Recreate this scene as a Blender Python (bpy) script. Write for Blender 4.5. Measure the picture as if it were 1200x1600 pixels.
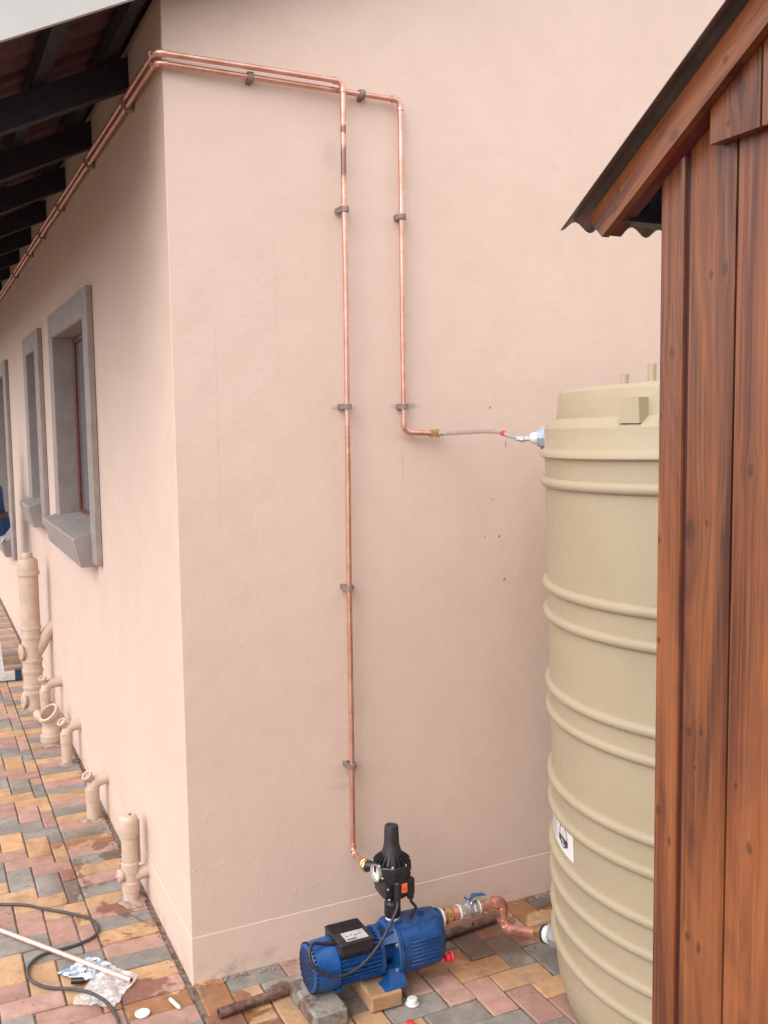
import bpy, math, random
from mathutils import Vector, Matrix
R = math.radians
random.seed(7)
for o in list(bpy.data.objects):
    bpy.data.objects.remove(o)
S = bpy.context.scene
COL = S.collection

# ------------------------------------------------------------------ camera
YAW, PITCH, ROLL = 0.44334, 0.092826, -0.0139715
CAM = Vector((-0.63409, -2.656376, 1.6))
fw = Vector((math.sin(YAW) * math.cos(PITCH), math.cos(YAW) * math.cos(PITCH), -math.sin(PITCH)))
rt = Vector((math.cos(YAW), -math.sin(YAW), 0))
up = rt.cross(fw)
r2 = rt * math.cos(ROLL) + up * math.sin(ROLL)
u2 = -rt * math.sin(ROLL) + up * math.cos(ROLL)
cd = bpy.data.cameras.new('camera')
cam = bpy.data.objects.new('camera', cd)
COL.objects.link(cam)
cam.matrix_world = Matrix(((r2.x, u2.x, -fw.x, CAM.x), (r2.y, u2.y, -fw.y, CAM.y), (r2.z, u2.z, -fw.z, CAM.z), (0, 0, 0, 1)))
cd.sensor_fit = 'VERTICAL'
cd.sensor_height = 36
cd.sensor_width = 27
cd.lens = 1529.66 * 36 / 1600
cd.clip_start = 0.02
cd.clip_end = 600
S.camera = cam

# ------------------------------------------------------------------ light: bright overcast day
SUN_DIR = Vector((-0.66, -0.42, 0.80)).normalized()      # towards the sun
el = math.asin(SUN_DIR.z)
az = math.atan2(SUN_DIR.x, SUN_DIR.y)
W = bpy.data.worlds.new('World')
S.world = W
W.use_nodes = True
nt = W.node_tree
nt.nodes.clear()
sky = nt.nodes.new('ShaderNodeTexSky')
sky.sky_type = 'NISHITA'
sky.sun_disc = False
sky.sun_elevation = el
sky.sun_rotation = az
sky.air_density = 1.0
sky.dust_density = 4.0
sky.ozone_density = 1.0
hs = nt.nodes.new('ShaderNodeHueSaturation')
hs.inputs['Saturation'].default_value = 0.34          # cloud cover: the sky is nearly white
bg = nt.nodes.new('ShaderNodeBackground')
bg.inputs['Strength'].default_value = 0.135
wo = nt.nodes.new('ShaderNodeOutputWorld')
nt.links.new(sky.outputs[0], hs.inputs['Color'])
cloud = nt.nodes.new('ShaderNodeMix')                   # even cloud layer over the clear sky
cloud.data_type = 'RGBA'
cloud.inputs[0].default_value = 0.65
cloud.inputs[7].default_value = (6.2, 6.35, 6.6, 1)
nt.links.new(hs.outputs[0], cloud.inputs[6])
nt.links.new(cloud.outputs[2], bg.inputs['Color'])
nt.links.new(bg.outputs[0], wo.inputs['Surface'])
sd = bpy.data.lights.new('sun', 'SUN')
sd.energy = 0.8
sd.angle = R(65)
sd.color = (1.0, 0.95, 0.89)
sun = bpy.data.objects.new('sun', sd)
COL.objects.link(sun)
sun.rotation_euler = SUN_DIR.to_track_quat('Z', 'Y').to_euler()
sun.location = (0, -3, 6)
S.view_settings.view_transform = 'Standard'
S.view_settings.look = 'None'
S.view_settings.exposure = 1.27
S.view_settings.gamma = 1.0
S.view_settings.use_curve_mapping = False
S.render.engine = 'CYCLES'
S.render.resolution_x = 768
S.render.resolution_y = 1024

# ------------------------------------------------------------------ material helpers
class NT:
    def __init__(s, name):
        s.m = bpy.data.materials.new(name)
        s.m.use_nodes = True
        s.t = s.m.node_tree
        s.b = s.t.nodes['Principled BSDF']
        s.out = s.t.nodes['Material Output']
    def n(s, typ, **kw):
        nd = s.t.nodes.new(typ)
        for k, v in kw.items():
            if k in nd.inputs.keys():
                nd.inputs[k].default_value = v
            else:
                setattr(nd, k, v)
        return nd
    def l(s, a, b):
        s.t.links.new(a, b)
    def sock(s, v, inp):
        if hasattr(v, 'links') or isinstance(v, bpy.types.NodeSocket):
            s.l(v, inp)
        else:
            inp.default_value = v
    def math(s, op, a, b=0.0, c=0.0, clamp=False):
        nd = s.n('ShaderNodeMath', operation=op, use_clamp=clamp)
        s.sock(a, nd.inputs[0]); s.sock(b, nd.inputs[1])
        if op in ('MULTIPLY_ADD', 'SMOOTH_MIN', 'WRAP'):
            s.sock(c, nd.inputs[2])
        return nd.outputs[0]
    def mix(s, fac, a, b, blend='MIX'):
        nd = s.n('ShaderNodeMix', data_type='RGBA', blend_type=blend)
        s.sock(fac, nd.inputs[0])
        for v, i in ((a, 6), (b, 7)):
            if isinstance(v, (tuple, list)):
                nd.inputs[i].default_value = (v[0], v[1], v[2], 1)
            else:
                s.l(v, nd.inputs[i])
        return nd.outputs[2]
    def pos(s):
        return s.n('ShaderNodeNewGeometry').outputs['Position']
    def obj(s):
        return s.n('ShaderNodeTexCoord').outputs['Object']
    def mapping(s, vec, scale=(1, 1, 1), loc=(0, 0, 0), rot=(0, 0, 0)):
        nd = s.n('ShaderNodeMapping')
        nd.inputs['Scale'].default_value = scale
        nd.inputs['Rotation'].default_value = rot
        s.l(vec, nd.inputs['Vector'])
        s.sock(loc, nd.inputs['Location'])
        return nd.outputs[0]
    def noise(s, vec, scale, detail=4.0, rough=0.55, dist=0.0):
        nd = s.n('ShaderNodeTexNoise')
        nd.inputs['Scale'].default_value = scale
        nd.inputs['Detail'].default_value = detail
        nd.inputs['Roughness'].default_value = rough
        nd.inputs['Distortion'].default_value = dist
        s.l(vec, nd.inputs['Vector'])
        return nd.outputs[0]
    def ramp(s, v, lo, hi, a=0.0, b=1.0):
        nd = s.n('ShaderNodeMapRange', interpolation_type='SMOOTHSTEP')
        s.l(v, nd.inputs[0])
        nd.inputs[1].default_value = lo; nd.inputs[2].default_value = hi
        nd.inputs[3].default_value = a; nd.inputs[4].default_value = b
        return nd.outputs[0]
    def sep(s, v):
        nd = s.n('ShaderNodeSeparateXYZ'); s.l(v, nd.inputs[0]); return nd.outputs
    def comb(s, x, y, z):
        nd = s.n('ShaderNodeCombineXYZ')
        for v, i in zip((x, y, z), nd.inputs): s.sock(v, i)
        return nd.outputs[0]
    def bump(s, h, strength=0.3, dist=0.002, prev=None):
        nd = s.n('ShaderNodeBump')
        nd.inputs['Strength'].default_value = strength
        nd.inputs['Distance'].default_value = dist
        s.l(h, nd.inputs['Height'])
        if prev is not None: s.l(prev, nd.inputs['Normal'])
        return nd.outputs[0]
    def fin(s, col=None, rough=None, nor=None, metal=None, spec=None):
        if col is not None:
            if isinstance(col, tuple): s.b.inputs['Base Color'].default_value = (*col, 1)
            else: s.l(col, s.b.inputs['Base Color'])
        if rough is not None: s.sock(rough, s.b.inputs['Roughness'])
        if nor is not None: s.l(nor, s.b.inputs['Normal'])
        if metal is not None: s.sock(metal, s.b.inputs['Metallic'])
        if spec is not None: s.b.inputs['Specular IOR Level'].default_value = spec
        return s.m
    def ell(s, p, c, rad):
        """squared elliptical distance of world point p to c, radii rad (None = ignore axis)"""
        out = None
        for i in range(3):
            if rad[i] is None: continue
            d = s.math('MULTIPLY', s.math('SUBTRACT', p[i], c[i]), 1.0 / rad[i])
            d = s.math('MULTIPLY', d, d)
            out = d if out is None else s.math('ADD', out, d)
        return out

def simple(name, base, rough=0.5, metal=0.0, var=0.12, scale=25.0, bump=0.0, bscale=200.0, spec=None, dirt=None):
    t = NT(name)
    p = t.pos()
    nz = t.ramp(t.noise(p, scale, 5), 0.3, 0.7)
    dark = tuple(c * (1 - var) for c in base)
    lite = tuple(min(1, c * (1 + var)) for c in base)
    col = t.mix(nz, dark, lite)
    if dirt:
        dm = t.ramp(t.noise(p, dirt[1], 6, 0.65), dirt[2], dirt[2] + 0.14)
        col = t.mix(dm, col, dirt[0])
    r = t.ramp(t.noise(p, scale * 2.3, 3), 0.3, 0.7, max(0.02, rough - 0.08), min(1, rough + 0.08))
    nor = t.bump(t.noise(p, bscale, 3), bump, 0.001) if bump else None
    return t.fin(col, r, nor, metal, spec)

# ------------------------------------------------------------------ materials
def plaster():
    t = NT('plaster')
    P = t.pos(); p = t.sep(P)
    big = t.ramp(t.noise(P, 2.1, 6, 0.62), 0.32, 0.68)
    col = t.mix(big, (0.605, 0.457, 0.384), (0.635, 0.483, 0.41))
    mid = t.ramp(t.noise(P, 9, 5, 0.6), 0.35, 0.7)
    col = t.mix(t.math('MULTIPLY', mid, 0.22), col, (0.54, 0.395, 0.325))
    # smears beside the pipe clips, screw holes, hairline cracks, splash dirt along the base
    wob = t.math('MULTIPLY', t.math('SUBTRACT', t.noise(P, 30, 4), 0.5), 1.2)
    front = t.math('LESS_THAN', p[1], 0.02)
    mask = None
    for c, r, k in (((0.50, 0, 1.640), (0.05, None, 0.010), 0.5), ((0.705, 0, 1.642), (0.055, None, 0.012), 0.6),
                    ((0.49, 0, 0.55), (0.05, None, 0.03), 0.18), ((0.47, 0, 2.36), (0.03, None, 0.05), 0.14),
                    ((0.47, 0, 0.50), (0.04, None, 0.015), 0.2), ((0.53, 0, 2.32), (0.03, None, 0.03), 0.1),
                    ((1.003, 0, 1.637), (0.005, None, 0.005), 1.3), ((0.98, 0, 1.226), (0.004, None, 0.004), 1.3),
                    ((1.035, 0, 1.227), (0.005, None, 0.005), 1.5), ((1.054, 0, 1.086), (0.006, None, 0.006), 1.2),
                    ((1.06, 0, 1.52), (0.004, None, 0.012), 0.8), ((1.011, 0, 1.347), (0.007, None, 0.003), 0.8)):
        d = t.math('ADD', t.ell(p, c, r), wob)
        m = t.math('MULTIPLY', t.math('SUBTRACT', 1.0, d, clamp=True), k)
        mask = m if mask is None else t.math('ADD', mask, m)
    mask = t.math('MULTIPLY', mask, front)
    wx = t.math('MULTIPLY', t.math('SUBTRACT', t.noise(P, 6, 3), 0.5), 0.02)
    for x0, za, zb, k in ((0.122, 1.25, 1.9, 0.11), (0.69, 1.40, 1.54, 0.3), (0.30, 1.7, 2.2, 0.08), (0.86, 0.5, 0.9, 0.06)):
        d = t.math('ABSOLUTE', t.math('SUBTRACT', t.math('ADD', p[0], wx), x0))
        m = t.ramp(d, 0.0, 0.0035, 1, 0)
        m = t.math('MULTIPLY', m, t.math('MULTIPLY', t.ramp(p[2], za, za + 0.05), t.ramp(p[2], zb - 0.05, zb, 1, 0)))
        mask = t.math('ADD', mask, t.math('MULTIPLY', t.math('MULTIPLY', m, front), k))
    col = t.mix(t.math('MINIMUM', mask, 0.9), col, (0.26, 0.19, 0.17))
    base = t.math('MULTIPLY', t.ramp(p[2], 0.0, 0.10, 1, 0), t.ramp(t.noise(P, 14, 6, 0.7), 0.45, 0.75))
    col = t.mix(t.math('MULTIPLY', base, 0.8), col, (0.38, 0.27, 0.21))
    h = t.math('ADD', t.math('MULTIPLY', t.noise(P, 5, 3), 1.5), t.math('MULTIPLY', t.noise(P, 48, 5, 0.6), 0.5))
    n1 = t.bump(h, 0.42, 0.005)
    n2 = t.bump(t.noise(P, 170, 4, 0.7), 0.50, 0.0014, n1)
    blob = t.math('MULTIPLY', t.ramp(t.noise(P, 26, 2, 0.4), 0.68, 0.76), t.ramp(p[2], 0.25, 0.8, 1.0, 0.12))
    n3 = t.bump(blob, 0.35, 0.002, n2)
    return t.fin(col, 0.72, n3, spec=0.3)

def paver(name, a, b, spot):
    t = NT(name)
    P = t.pos(); p = t.sep(P)
    oi = t.n('ShaderNodeObjectInfo')
    rnd = oi.outputs['Random']
    off = t.comb(t.math('MULTIPLY', rnd, 37.0), t.math('MULTIPLY', rnd, 91.0), 0.0)
    va = t.n('ShaderNodeVectorMath', operation='ADD')
    t.l(P, va.inputs[0]); t.l(off, va.inputs[1])
    Q = va.outputs[0]
    col = t.mix(t.ramp(t.noise(Q, 16, 6, 0.65), 0.3, 0.72), a, b)
    col = t.mix(t.math('MULTIPLY', t.ramp(t.noise(Q, 330, 2, 0.8), 0.52, 0.7), 0.45), col, tuple(min(1, c * 1.35) for c in b))
    col = t.mix(t.math('MULTIPLY', t.ramp(t.noise(Q, 420, 2, 0.8), 0.55, 0.7), 0.4), col, tuple(c * 0.45 for c in a))
    v = t.math('MULTIPLY_ADD', rnd, 0.28, 0.84)
    col = t.mix(1.0, col, t.comb(v, v, v), 'MULTIPLY')
    # pale efflorescence / sand film and dark grease blotches
    col = t.mix(t.math('MULTIPLY', t.ramp(t.noise(P, 4.3, 6, 0.65), 0.48, 0.75), 0.35), col, (0.50, 0.43, 0.37))
    bl = t.ramp(t.noise(Q, 34, 5, 0.6, 0.6), 0.63, 0.70)
    col = t.mix(t.math('MULTIPLY', bl, 0.5), col, spot)
    # damp patches beside the walls
    grime = t.ramp(t.noise(P, 11, 7, 0.72, 0.5), 0.46, 0.70)
    col = t.mix(t.math('MULTIPLY', grime, 0.50), col, (0.17, 0.115, 0.085))
    pit = t.ramp(t.noise(Q, 95, 4, 0.7), 0.60, 0.68)
    col = t.mix(t.math('MULTIPLY', pit, 0.35), col, (0.12, 0.075, 0.055))
    jit = t.math('MULTIPLY', t.math('SUBTRACT', rnd, 0.5), 0.16)
    n1 = t.math('ADD', t.noise(P, 3.4, 6, 0.65, 0.5), jit)
    damp = t.math('MULTIPLY', t.ramp(p[0], -0.36, -0.20), t.ramp(n1, 0.505, 0.545))
    damp = t.math('MULTIPLY', damp, t.math('MULTIPLY', t.ramp(p[1], 1.1, 1.35, 1, 0), t.ramp(p[0], 0.3, 0.5, 1, 0)))
    side = t.math('MULTIPLY', t.ramp(p[0], 0.62, 0.8), t.math('MULTIPLY', t.ramp(p[1], -0.42, -0.22), t.ramp(n1, 0.49, 0.53)))
    damp = t.math('MAXIMUM', damp, side)
    col = t.mix(damp, col, t.mix(1.0, col, (0.56, 0.43, 0.37), 'MULTIPLY'))
    r = t.math('MULTIPLY_ADD', damp, -0.42, 0.85)
    h = t.math('ADD', t.noise(Q, 60, 6, 0.7), t.math('MULTIPLY', t.noise(Q, 480, 2), 0.45))
    return t.fin(col, r, t.bump(h, 0.55, 0.0022), spec=0.35)

def copper(name, tarnish=0.5, burn=None):
    t = NT(name)
    P = t.pos(); p = t.sep(P)
    n = t.noise(P, 18, 5, 0.6)
    col = t.mix(t.ramp(n, 0.35, 0.7), (0.75, 0.45, 0.37), (0.63, 0.325, 0.245))
    tn = t.ramp(t.noise(P, 55, 5, 0.7), 0.56, 0.7)
    col = t.mix(t.math('MULTIPLY', tn, tarnish), col, (0.30, 0.15, 0.12))
    if burn:
        for z0, h in burn:
            d = t.math('ABSOLUTE', t.math('ADD', t.math('SUBTRACT', p[2], z0), t.math('MULTIPLY', t.math('SUBTRACT', n, 0.5), 0.05)))
            m = t.math('MULTIPLY', t.ramp(d, h * 0.5, h, 1, 0), t.math('LESS_THAN', p[1], -0.0))
            col = t.mix(t.math('MULTIPLY', m, 0.8), col, (0.16, 0.09, 0.10))
    r = t.ramp(t.noise(P, 90, 4), 0.3, 0.7, 0.36, 0.54)
    return t.fin(col, r, None, 0.92)

def wood(name, seed, knots=(), tone=1.0):
    t = NT(name)
    O = t.obj(); q = t.sep(O)
    rnd = random.Random(seed)
    # q.y across the board, q.z along it
    across = q[1]; kmask = None
    for (y, z, ry, rz) in knots:
        d2 = t.ell((None, q[1], q[2]), (0, y, z), (None, ry * 2.6, rz * 3.4))
        e = t.math('POWER', 2.718, t.math('MULTIPLY', d2, -1.0))
        dy = t.math('SUBTRACT', q[1], y)
        across = t.math('SUBTRACT', across, t.math('MULTIPLY', t.math('MULTIPLY', dy, e), 0.75))
        k2 = t.ell((None, q[1], q[2]), (0, y, z), (None, ry, rz))
        km = t.ramp(t.math('ADD', k2, t.math('MULTIPLY', t.math('SUBTRACT', t.noise(O, 90, 4, 0.7), 0.5), 2.6)), 0.0, 1.5, 1, 0)
        kmask = km if kmask is None else t.math('MAXIMUM', kmask, km)
    V = t.comb(seed * 3.1, across, t.math('ADD', q[2], seed * 1.7))
    band = t.noise(t.mapping(V, (1, 10, 1.3)), 1.0, 5, 0.6, 1.5)
    grain = t.noise(t.mapping(V, (1, 170, 2.2)), 1.0, 5, 0.65, 0.4)
    fine = t.noise(t.mapping(V, (1, 900, 9)), 1.0, 3, 0.7)
    c = lambda *v: tuple(x * tone for x in v)
    col = t.mix(t.ramp(band, 0.30, 0.72), c(0.068, 0.018, 0.010), c(0.25, 0.080, 0.028))
    col = t.mix(t.math('MULTIPLY', t.ramp(grain, 0.42, 0.68), 0.30), col, c(0.38, 0.150, 0.052))
    col = t.mix(t.math('MULTIPLY', t.ramp(fine, 0.5, 0.72), 0.30), col, c(0.060, 0.018, 0.012))
    blot = t.ramp(t.noise(O, 3.2, 4, 0.6), 0.48, 0.7)
    col = t.mix(t.math('MULTIPLY', blot, 0.40), col, c(0.085, 0.027, 0.020))
    h = t.math('ADD', grain, t.math('MULTIPLY', fine, 0.6))
    if kmask is not None:
        ring = t.math('MULTIPLY_ADD', t.noise(O, 160, 3, 0.6, 1.5), 0.7, 0.35)
        col = t.mix(t.math('MULTIPLY', kmask, ring), col, (0.045, 0.018, 0.014))
    r = t.ramp(t.noise(t.mapping(V, (1, 60, 3)), 1.0, 3), 0.3, 0.7, 0.24, 0.42)
    m = t.fin(col, r, t.bump(h, 0.22, 0.0015), spec=0.5)
    return m

def glass_mat():
    t = NT('window_glass')
    t.b.inputs['Base Color'].default_value = (0.30, 0.34, 0.37, 1)
    t.b.inputs['Roughness'].default_value = 0.04
    t.b.inputs['Transmission Weight'].default_value = 0.55
    t.b.inputs['IOR'].default_value = 1.5
    return t.m

def tank_mat():
    t = NT('tank_plastic')
    P = t.pos(); p = t.sep(P)
    col = t.mix(t.ramp(t.noise(P, 3, 5, 0.6), 0.3, 0.7), (0.36, 0.295, 0.20), (0.395, 0.325, 0.225))
    col = t.mix(t.math('MULTIPLY', t.ramp(t.noise(P, 210, 3, 0.7), 0.5, 0.75), 0.22), col, (0.60, 0.51, 0.37))
    streak = t.ramp(t.noise(t.mapping(P, (26, 26, 1.1)), 1.0, 5, 0.6), 0.60, 0.78)
    col = t.mix(t.math('MULTIPLY', streak, 0.16), col, (0.30, 0.23, 0.15))
    dust = t.math('MULTIPLY', t.ramp(p[2], 0.02, 0.16, 1, 0), t.ramp(t.noise(P, 22, 5, 0.7), 0.4, 0.7))
    col = t.mix(t.math('MULTIPLY', dust, 0.55), col, (0.33, 0.24, 0.17))
    r = t.ramp(t.noise(P, 40, 4), 0.3, 0.7, 0.34, 0.50)
    n1 = t.bump(t.noise(P, 9, 3), 0.25, 0.004)
    return t.fin(col, r, t.bump(t.noise(P, 420, 2), 0.12, 0.0006, n1), spec=0.4)

def bag_mat():
    t = NT('clear_plastic')
    tr = t.n('ShaderNodeBsdfTransparent')
    gl = t.n('ShaderNodeBsdfPrincipled')
    gl.inputs['Base Color'].default_value = (0.85, 0.86, 0.88, 1)
    gl.inputs['Roughness'].default_value = 0.18
    mx = t.n('ShaderNodeMixShader')
    n = t.ramp(t.noise(t.pos(), 26, 5, 0.6, 1.0), 0.35, 0.7, 0.28, 0.80)
    t.l(n, mx.inputs[0]); t.l(tr.outputs[0], mx.inputs[1]); t.l(gl.outputs[0], mx.inputs[2])
    t.l(mx.outputs[0], t.out.inputs['Surface'])
    return t.m

def card_mat():
    t = NT('printed_card')
    P = t.pos()
    col = t.mix(t.ramp(t.noise(P, 38, 3, 0.6, 0.8), 0.47, 0.55), (0.60, 0.64, 0.68), (0.25, 0.33, 0.44))
    col = t.mix(t.ramp(t.noise(P, 70, 2), 0.62, 0.66), col, (0.08, 0.09, 0.14))
    return t.fin(col, 0.3)

M = dict(
    plaster=plaster(),
    grey=paver('paver_grey', (0.20, 0.18, 0.162), (0.285, 0.26, 0.237), (0.06, 0.06, 0.06)),
    red=paver('paver_red', (0.35, 0.195, 0.155), (0.45, 0.268, 0.22), (0.15, 0.055, 0.045)),
    yellow=paver('paver_yellow', (0.43, 0.245, 0.125), (0.54, 0.335, 0.19), (0.24, 0.10, 0.05)),
    sand=simple('joint_sand', (0.15, 0.105, 0.082), 0.95, 0, 0.5, 60, 0.6, 300),
    earth=simple('earth', (0.20, 0.15, 0.11), 0.95, 0, 0.3, 3, 0.6, 40),
    copper=copper('copper_tube', 0.45),
    copper_burn=copper('copper_tube_scorched', 0.45, ((2.335, 0.05), (2.42, 0.012))),
    copper_dull=copper('copper_dull', 0.85),
    copper_new=simple('copper_new', (0.93, 0.68, 0.58), 0.4, 0.85, 0.06, 40),
    brass=simple('brass', (0.62, 0.42, 0.20), 0.34, 0.95, 0.2, 60, dirt=((0.28, 0.18, 0.10), 90, 0.55)),
    clip=simple('clip_brown', (0.23, 0.165, 0.145), 0.6, 0.1, 0.25, 80),
    braid=simple('braided_steel', (0.62, 0.60, 0.58), 0.35, 0.9, 0.35, 900, 0.6, 900),
    steel=simple('plated_steel', (0.62, 0.62, 0.62), 0.3, 0.9, 0.15, 70),
    rust=simple('rusty_steel', (0.17, 0.095, 0.075), 0.62, 0.35, 0.4, 45, 0.5, 160, dirt=((0.09, 0.05, 0.045), 30, 0.5)),
    window_paint=simple('window_surround_paint', (0.285, 0.237, 0.225), 0.7, 0, 0.1, 12, 0.3, 120),
    maroon=simple('maroon_timber', (0.13, 0.026, 0.028), 0.4, 0, 0.25, 40),
    curtain=simple('curtain', (0.42, 0.46, 0.50), 0.9, 0, 0.1, 8),
    dark_room=simple('interior', (0.10, 0.09, 0.09), 0.9),
    groove=simple('groove_dark', (0.045, 0.010, 0.010), 0.5),
    glass=glass_mat(),
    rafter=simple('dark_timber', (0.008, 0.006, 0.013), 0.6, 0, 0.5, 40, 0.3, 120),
    tile=simple('clay_tile', (0.075, 0.024, 0.029), 0.8, 0, 0.35, 14, 0.4, 90, dirt=((0.06, 0.025, 0.03), 7, 0.48)),
    barge_white=simple('barge_paint', (0.44, 0.43, 0.415), 0.6, 0, 0.06, 6, 0.15, 80),
    drain=simple('beige_pvc', (0.50, 0.375, 0.295), 0.5, 0, 0.08, 18, 0.12, 120, dirt=((0.40, 0.28, 0.20), 22, 0.6)),
    hole=simple('dark_hole', (0.012, 0.010, 0.010), 0.9),
    mortar=simple('mortar', (0.30, 0.22, 0.18), 0.95, 0, 0.3, 50, 0.8, 90),
    tank=tank_mat(),
    tank_fit=simple('fitting_grey', (0.23, 0.24, 0.25), 0.45, 0, 0.1, 30),
    fit_blue=simple('fitting_bluegrey', (0.30, 0.36, 0.46), 0.4, 0, 0.1, 30),
    black=simple('black_plastic', (0.017, 0.015, 0.020), 0.38, 0, 0.3, 40, 0.15, 300),
    black_soft=simple('black_rubber', (0.024, 0.022, 0.027), 0.5, 0, 0.3, 60),
    cable=simple('cable_rubber', (0.055, 0.048, 0.050), 0.55, 0, 0.25, 60),
    blue=simple('blue_enamel', (0.008, 0.070, 0.25), 0.34, 0, 0.22, 35, 0.25, 160, dirt=((0.02, 0.06, 0.17), 30, 0.62)),
    blue_cast=simple('blue_cast_iron', (0.008, 0.055, 0.19), 0.42, 0, 0.28, 45, 0.6, 130, dirt=((0.03, 0.06, 0.13), 28, 0.6)),
    white=simple('white_plastic', (0.62, 0.62, 0.61), 0.4, 0, 0.05, 30),
    label=simple('label_paper', (0.74, 0.71, 0.72), 0.45, 0, 0.06, 20),
    print_dark=simple('label_print', (0.035, 0.025, 0.045), 0.5),
    plate=simple('plate_aluminium', (0.55, 0.53, 0.52), 0.4, 0.3, 0.1, 50),
    orange=simple('orange_button', (0.85, 0.16, 0.05), 0.4),
    redp=simple('red_plastic', (0.62, 0.035, 0.05), 0.35),
    navy=simple('navy_rubber', (0.015, 0.03, 0.075), 0.5),
    alu=simple('aluminium', (0.74, 0.74, 0.75), 0.4, 0.6, 0.08, 40),
    sheet=simple('roof_sheet', (0.17, 0.135, 0.125), 0.5, 0.25, 0.2, 20),
    cloth=simple('blue_overall', (0.02, 0.075, 0.24), 0.85, 0, 0.35, 30, 0.5, 200),
    cap=simple('dark_cap', (0.02, 0.018, 0.03), 0.85),
    skin=simple('skin', (0.12, 0.06, 0.04), 0.55),
    belt=simple('belt_leather', (0.16, 0.07, 0.045), 0.6),
    boot=simple('boot_leather', (0.03, 0.025, 0.022), 0.5),
    bag=bag_mat(), card=card_mat(),
)

# ------------------------------------------------------------------ geometry helpers
class MB:
    """collects geometry in world coordinates; build() links it as one mesh object"""
    def __init__(s):
        s.v = []; s.f = []; s.mi = []
    def add(s, vs, fs, mi=0):
        k = len(s.v)
        s.v += [Vector(v) for v in vs]
        s.f += [tuple(i + k for i in f) for f in fs]
        s.mi += [mi] * len(fs)
        return s
    def box(s, lo, hi, ch=0.0, mat=None, mi=0):
        c = [(a + b) / 2 for a, b in zip(lo, hi)]
        h = [abs(b - a) / 2 for a, b in zip(lo, hi)]
        ch = min(ch, min(h) * 0.9)
        vs = []; fs = []
        if ch <= 0:
            vs = [(x * h[0], y * h[1], z * h[2]) for x in (-1, 1) for y in (-1, 1) for z in (-1, 1)]
            fs = [(0, 1, 3, 2), (4, 6, 7, 5), (0, 4, 5, 1), (2, 3, 7, 6), (0, 2, 6, 4), (1, 5, 7, 3)]
        else:
            idx = {}
            for x in (-1, 1):
                for y in (-1, 1):
                    for z in (-1, 1):
                        for a in range(3):
                            p = [x * (h[0] - ch), y * (h[1] - ch), z * (h[2] - ch)]
                            p[a] = (x, y, z)[a] * h[a]
                            idx[(x, y, z, a)] = len(vs); vs.append(p)
            for a in range(3):
                b, c2 = (a + 1) % 3, (a + 2) % 3
                for sg in (-1, 1):
                    q = []
                    for i, j in ((-1, -1), (1, -1), (1, 1), (-1, 1)):
                        k = [0, 0, 0]; k[a] = sg; k[b] = i; k[c2] = j
                        q.append(idx[(*k, a)])
                    fs.append(tuple(q if sg > 0 else q[::-1]))
                for i in (-1, 1):
                    for j in (-1, 1):
                        q = []
                        for sg, ax in ((-1, b), (1, b), (1, c2), (-1, c2)):
                            k = [0, 0, 0]; k[a] = sg; k[b] = i; k[c2] = j
                            q.append(idx[(*k, ax)])
                        fs.append(tuple(q if i * j > 0 else q[::-1]))
            for x in (-1, 1):
                for y in (-1, 1):
                    for z in (-1, 1):
                        q = [idx[(x, y, z, a)] for a in range(3)]
                        fs.append(tuple(q if x * y * z > 0 else q[::-1]))
        m = mat or Matrix.Identity(4)
        C = Vector(c)
        return s.add([m @ (Vector(v) + C) for v in vs], fs, mi)
    def tube(s, pts, r, seg=14, cap=True, closed=False, mi=0):
        pts = [Vector(p) for p in pts]
        n = len(pts)
        rs = r if isinstance(r, (list, tuple)) else [r] * n
        tang = []
        for i in range(n):
            a = pts[max(0, i - 1)]; b = pts[min(n - 1, i + 1)]
            tang.append((b - a).normalized())
        t0 = tang[0]
        ref = Vector((0, 0, 1)) if abs(t0.z) < 0.9 else Vector((1, 0, 0))
        u = t0.cross(ref).normalized()
        vs = []; fs = []
        for i in range(n):
            u = (u - tang[i] * u.dot(tang[i])).normalized()
            w = tang[i].cross(u)
            for k in range(seg):
                a = 2 * math.pi * k / seg
                vs.append(pts[i] + (u * math.cos(a) + w * math.sin(a)) * rs[i])
        for i in range(n - 1):
            for k in range(seg):
                a = i * seg + k; b = i * seg + (k + 1) % seg
                fs.append((a, b, b + seg, a + seg))
        if cap:
            fs.append(tuple(range(seg))[::-1])
            fs.append(tuple((n - 1) * seg + k for k in range(seg)))
        return s.add(vs, fs, mi)
    def lathe(s, origin, axis, prof, seg=32, mi=0, a0=0.0, a1=2 * math.pi, ref=None):
        """prof: list of (distance along axis, radius)"""
        o = Vector(origin); ax = Vector(axis).normalized()
        if ref is None: ref = Vector((0, 0, 1)) if abs(ax.z) < 0.9 else Vector((1, 0, 0))
        u = (Vector(ref) - ax * ax.dot(Vector(ref))).normalized(); w = ax.cross(u)
        full = abs(a1 - a0 - 2 * math.pi) < 1e-6
        ns = seg if full else seg + 1
        vs = []; fs = []
        for d, r in prof:
            for k in range(ns):
                a = a0 + (a1 - a0) * k / seg
                vs.append(o + ax * d + (u * math.cos(a) + w * math.sin(a)) * max(r, 1e-5))
        for i in range(len(prof) - 1):
            for k in range(seg):
                a = i * ns + k; b = i * ns + (k + 1) % ns
                fs.append((a, b, b + ns, a + ns))
        return s.add(vs, fs, mi)
    def prism(s, poly, d, mi=0):
        """poly: list of 3D points of a planar outline, d: extrusion vector"""
        n = len(poly); d = Vector(d)
        vs = [Vector(p) for p in poly] + [Vector(p) + d for p in poly]
        fs = [tuple(range(n))[::-1], tuple(range(n, 2 * n))]
        fs += [(i, (i + 1) % n, (i + 1) % n + n, i + n) for i in range(n)]
        return s.add(vs, fs, mi)
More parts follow.
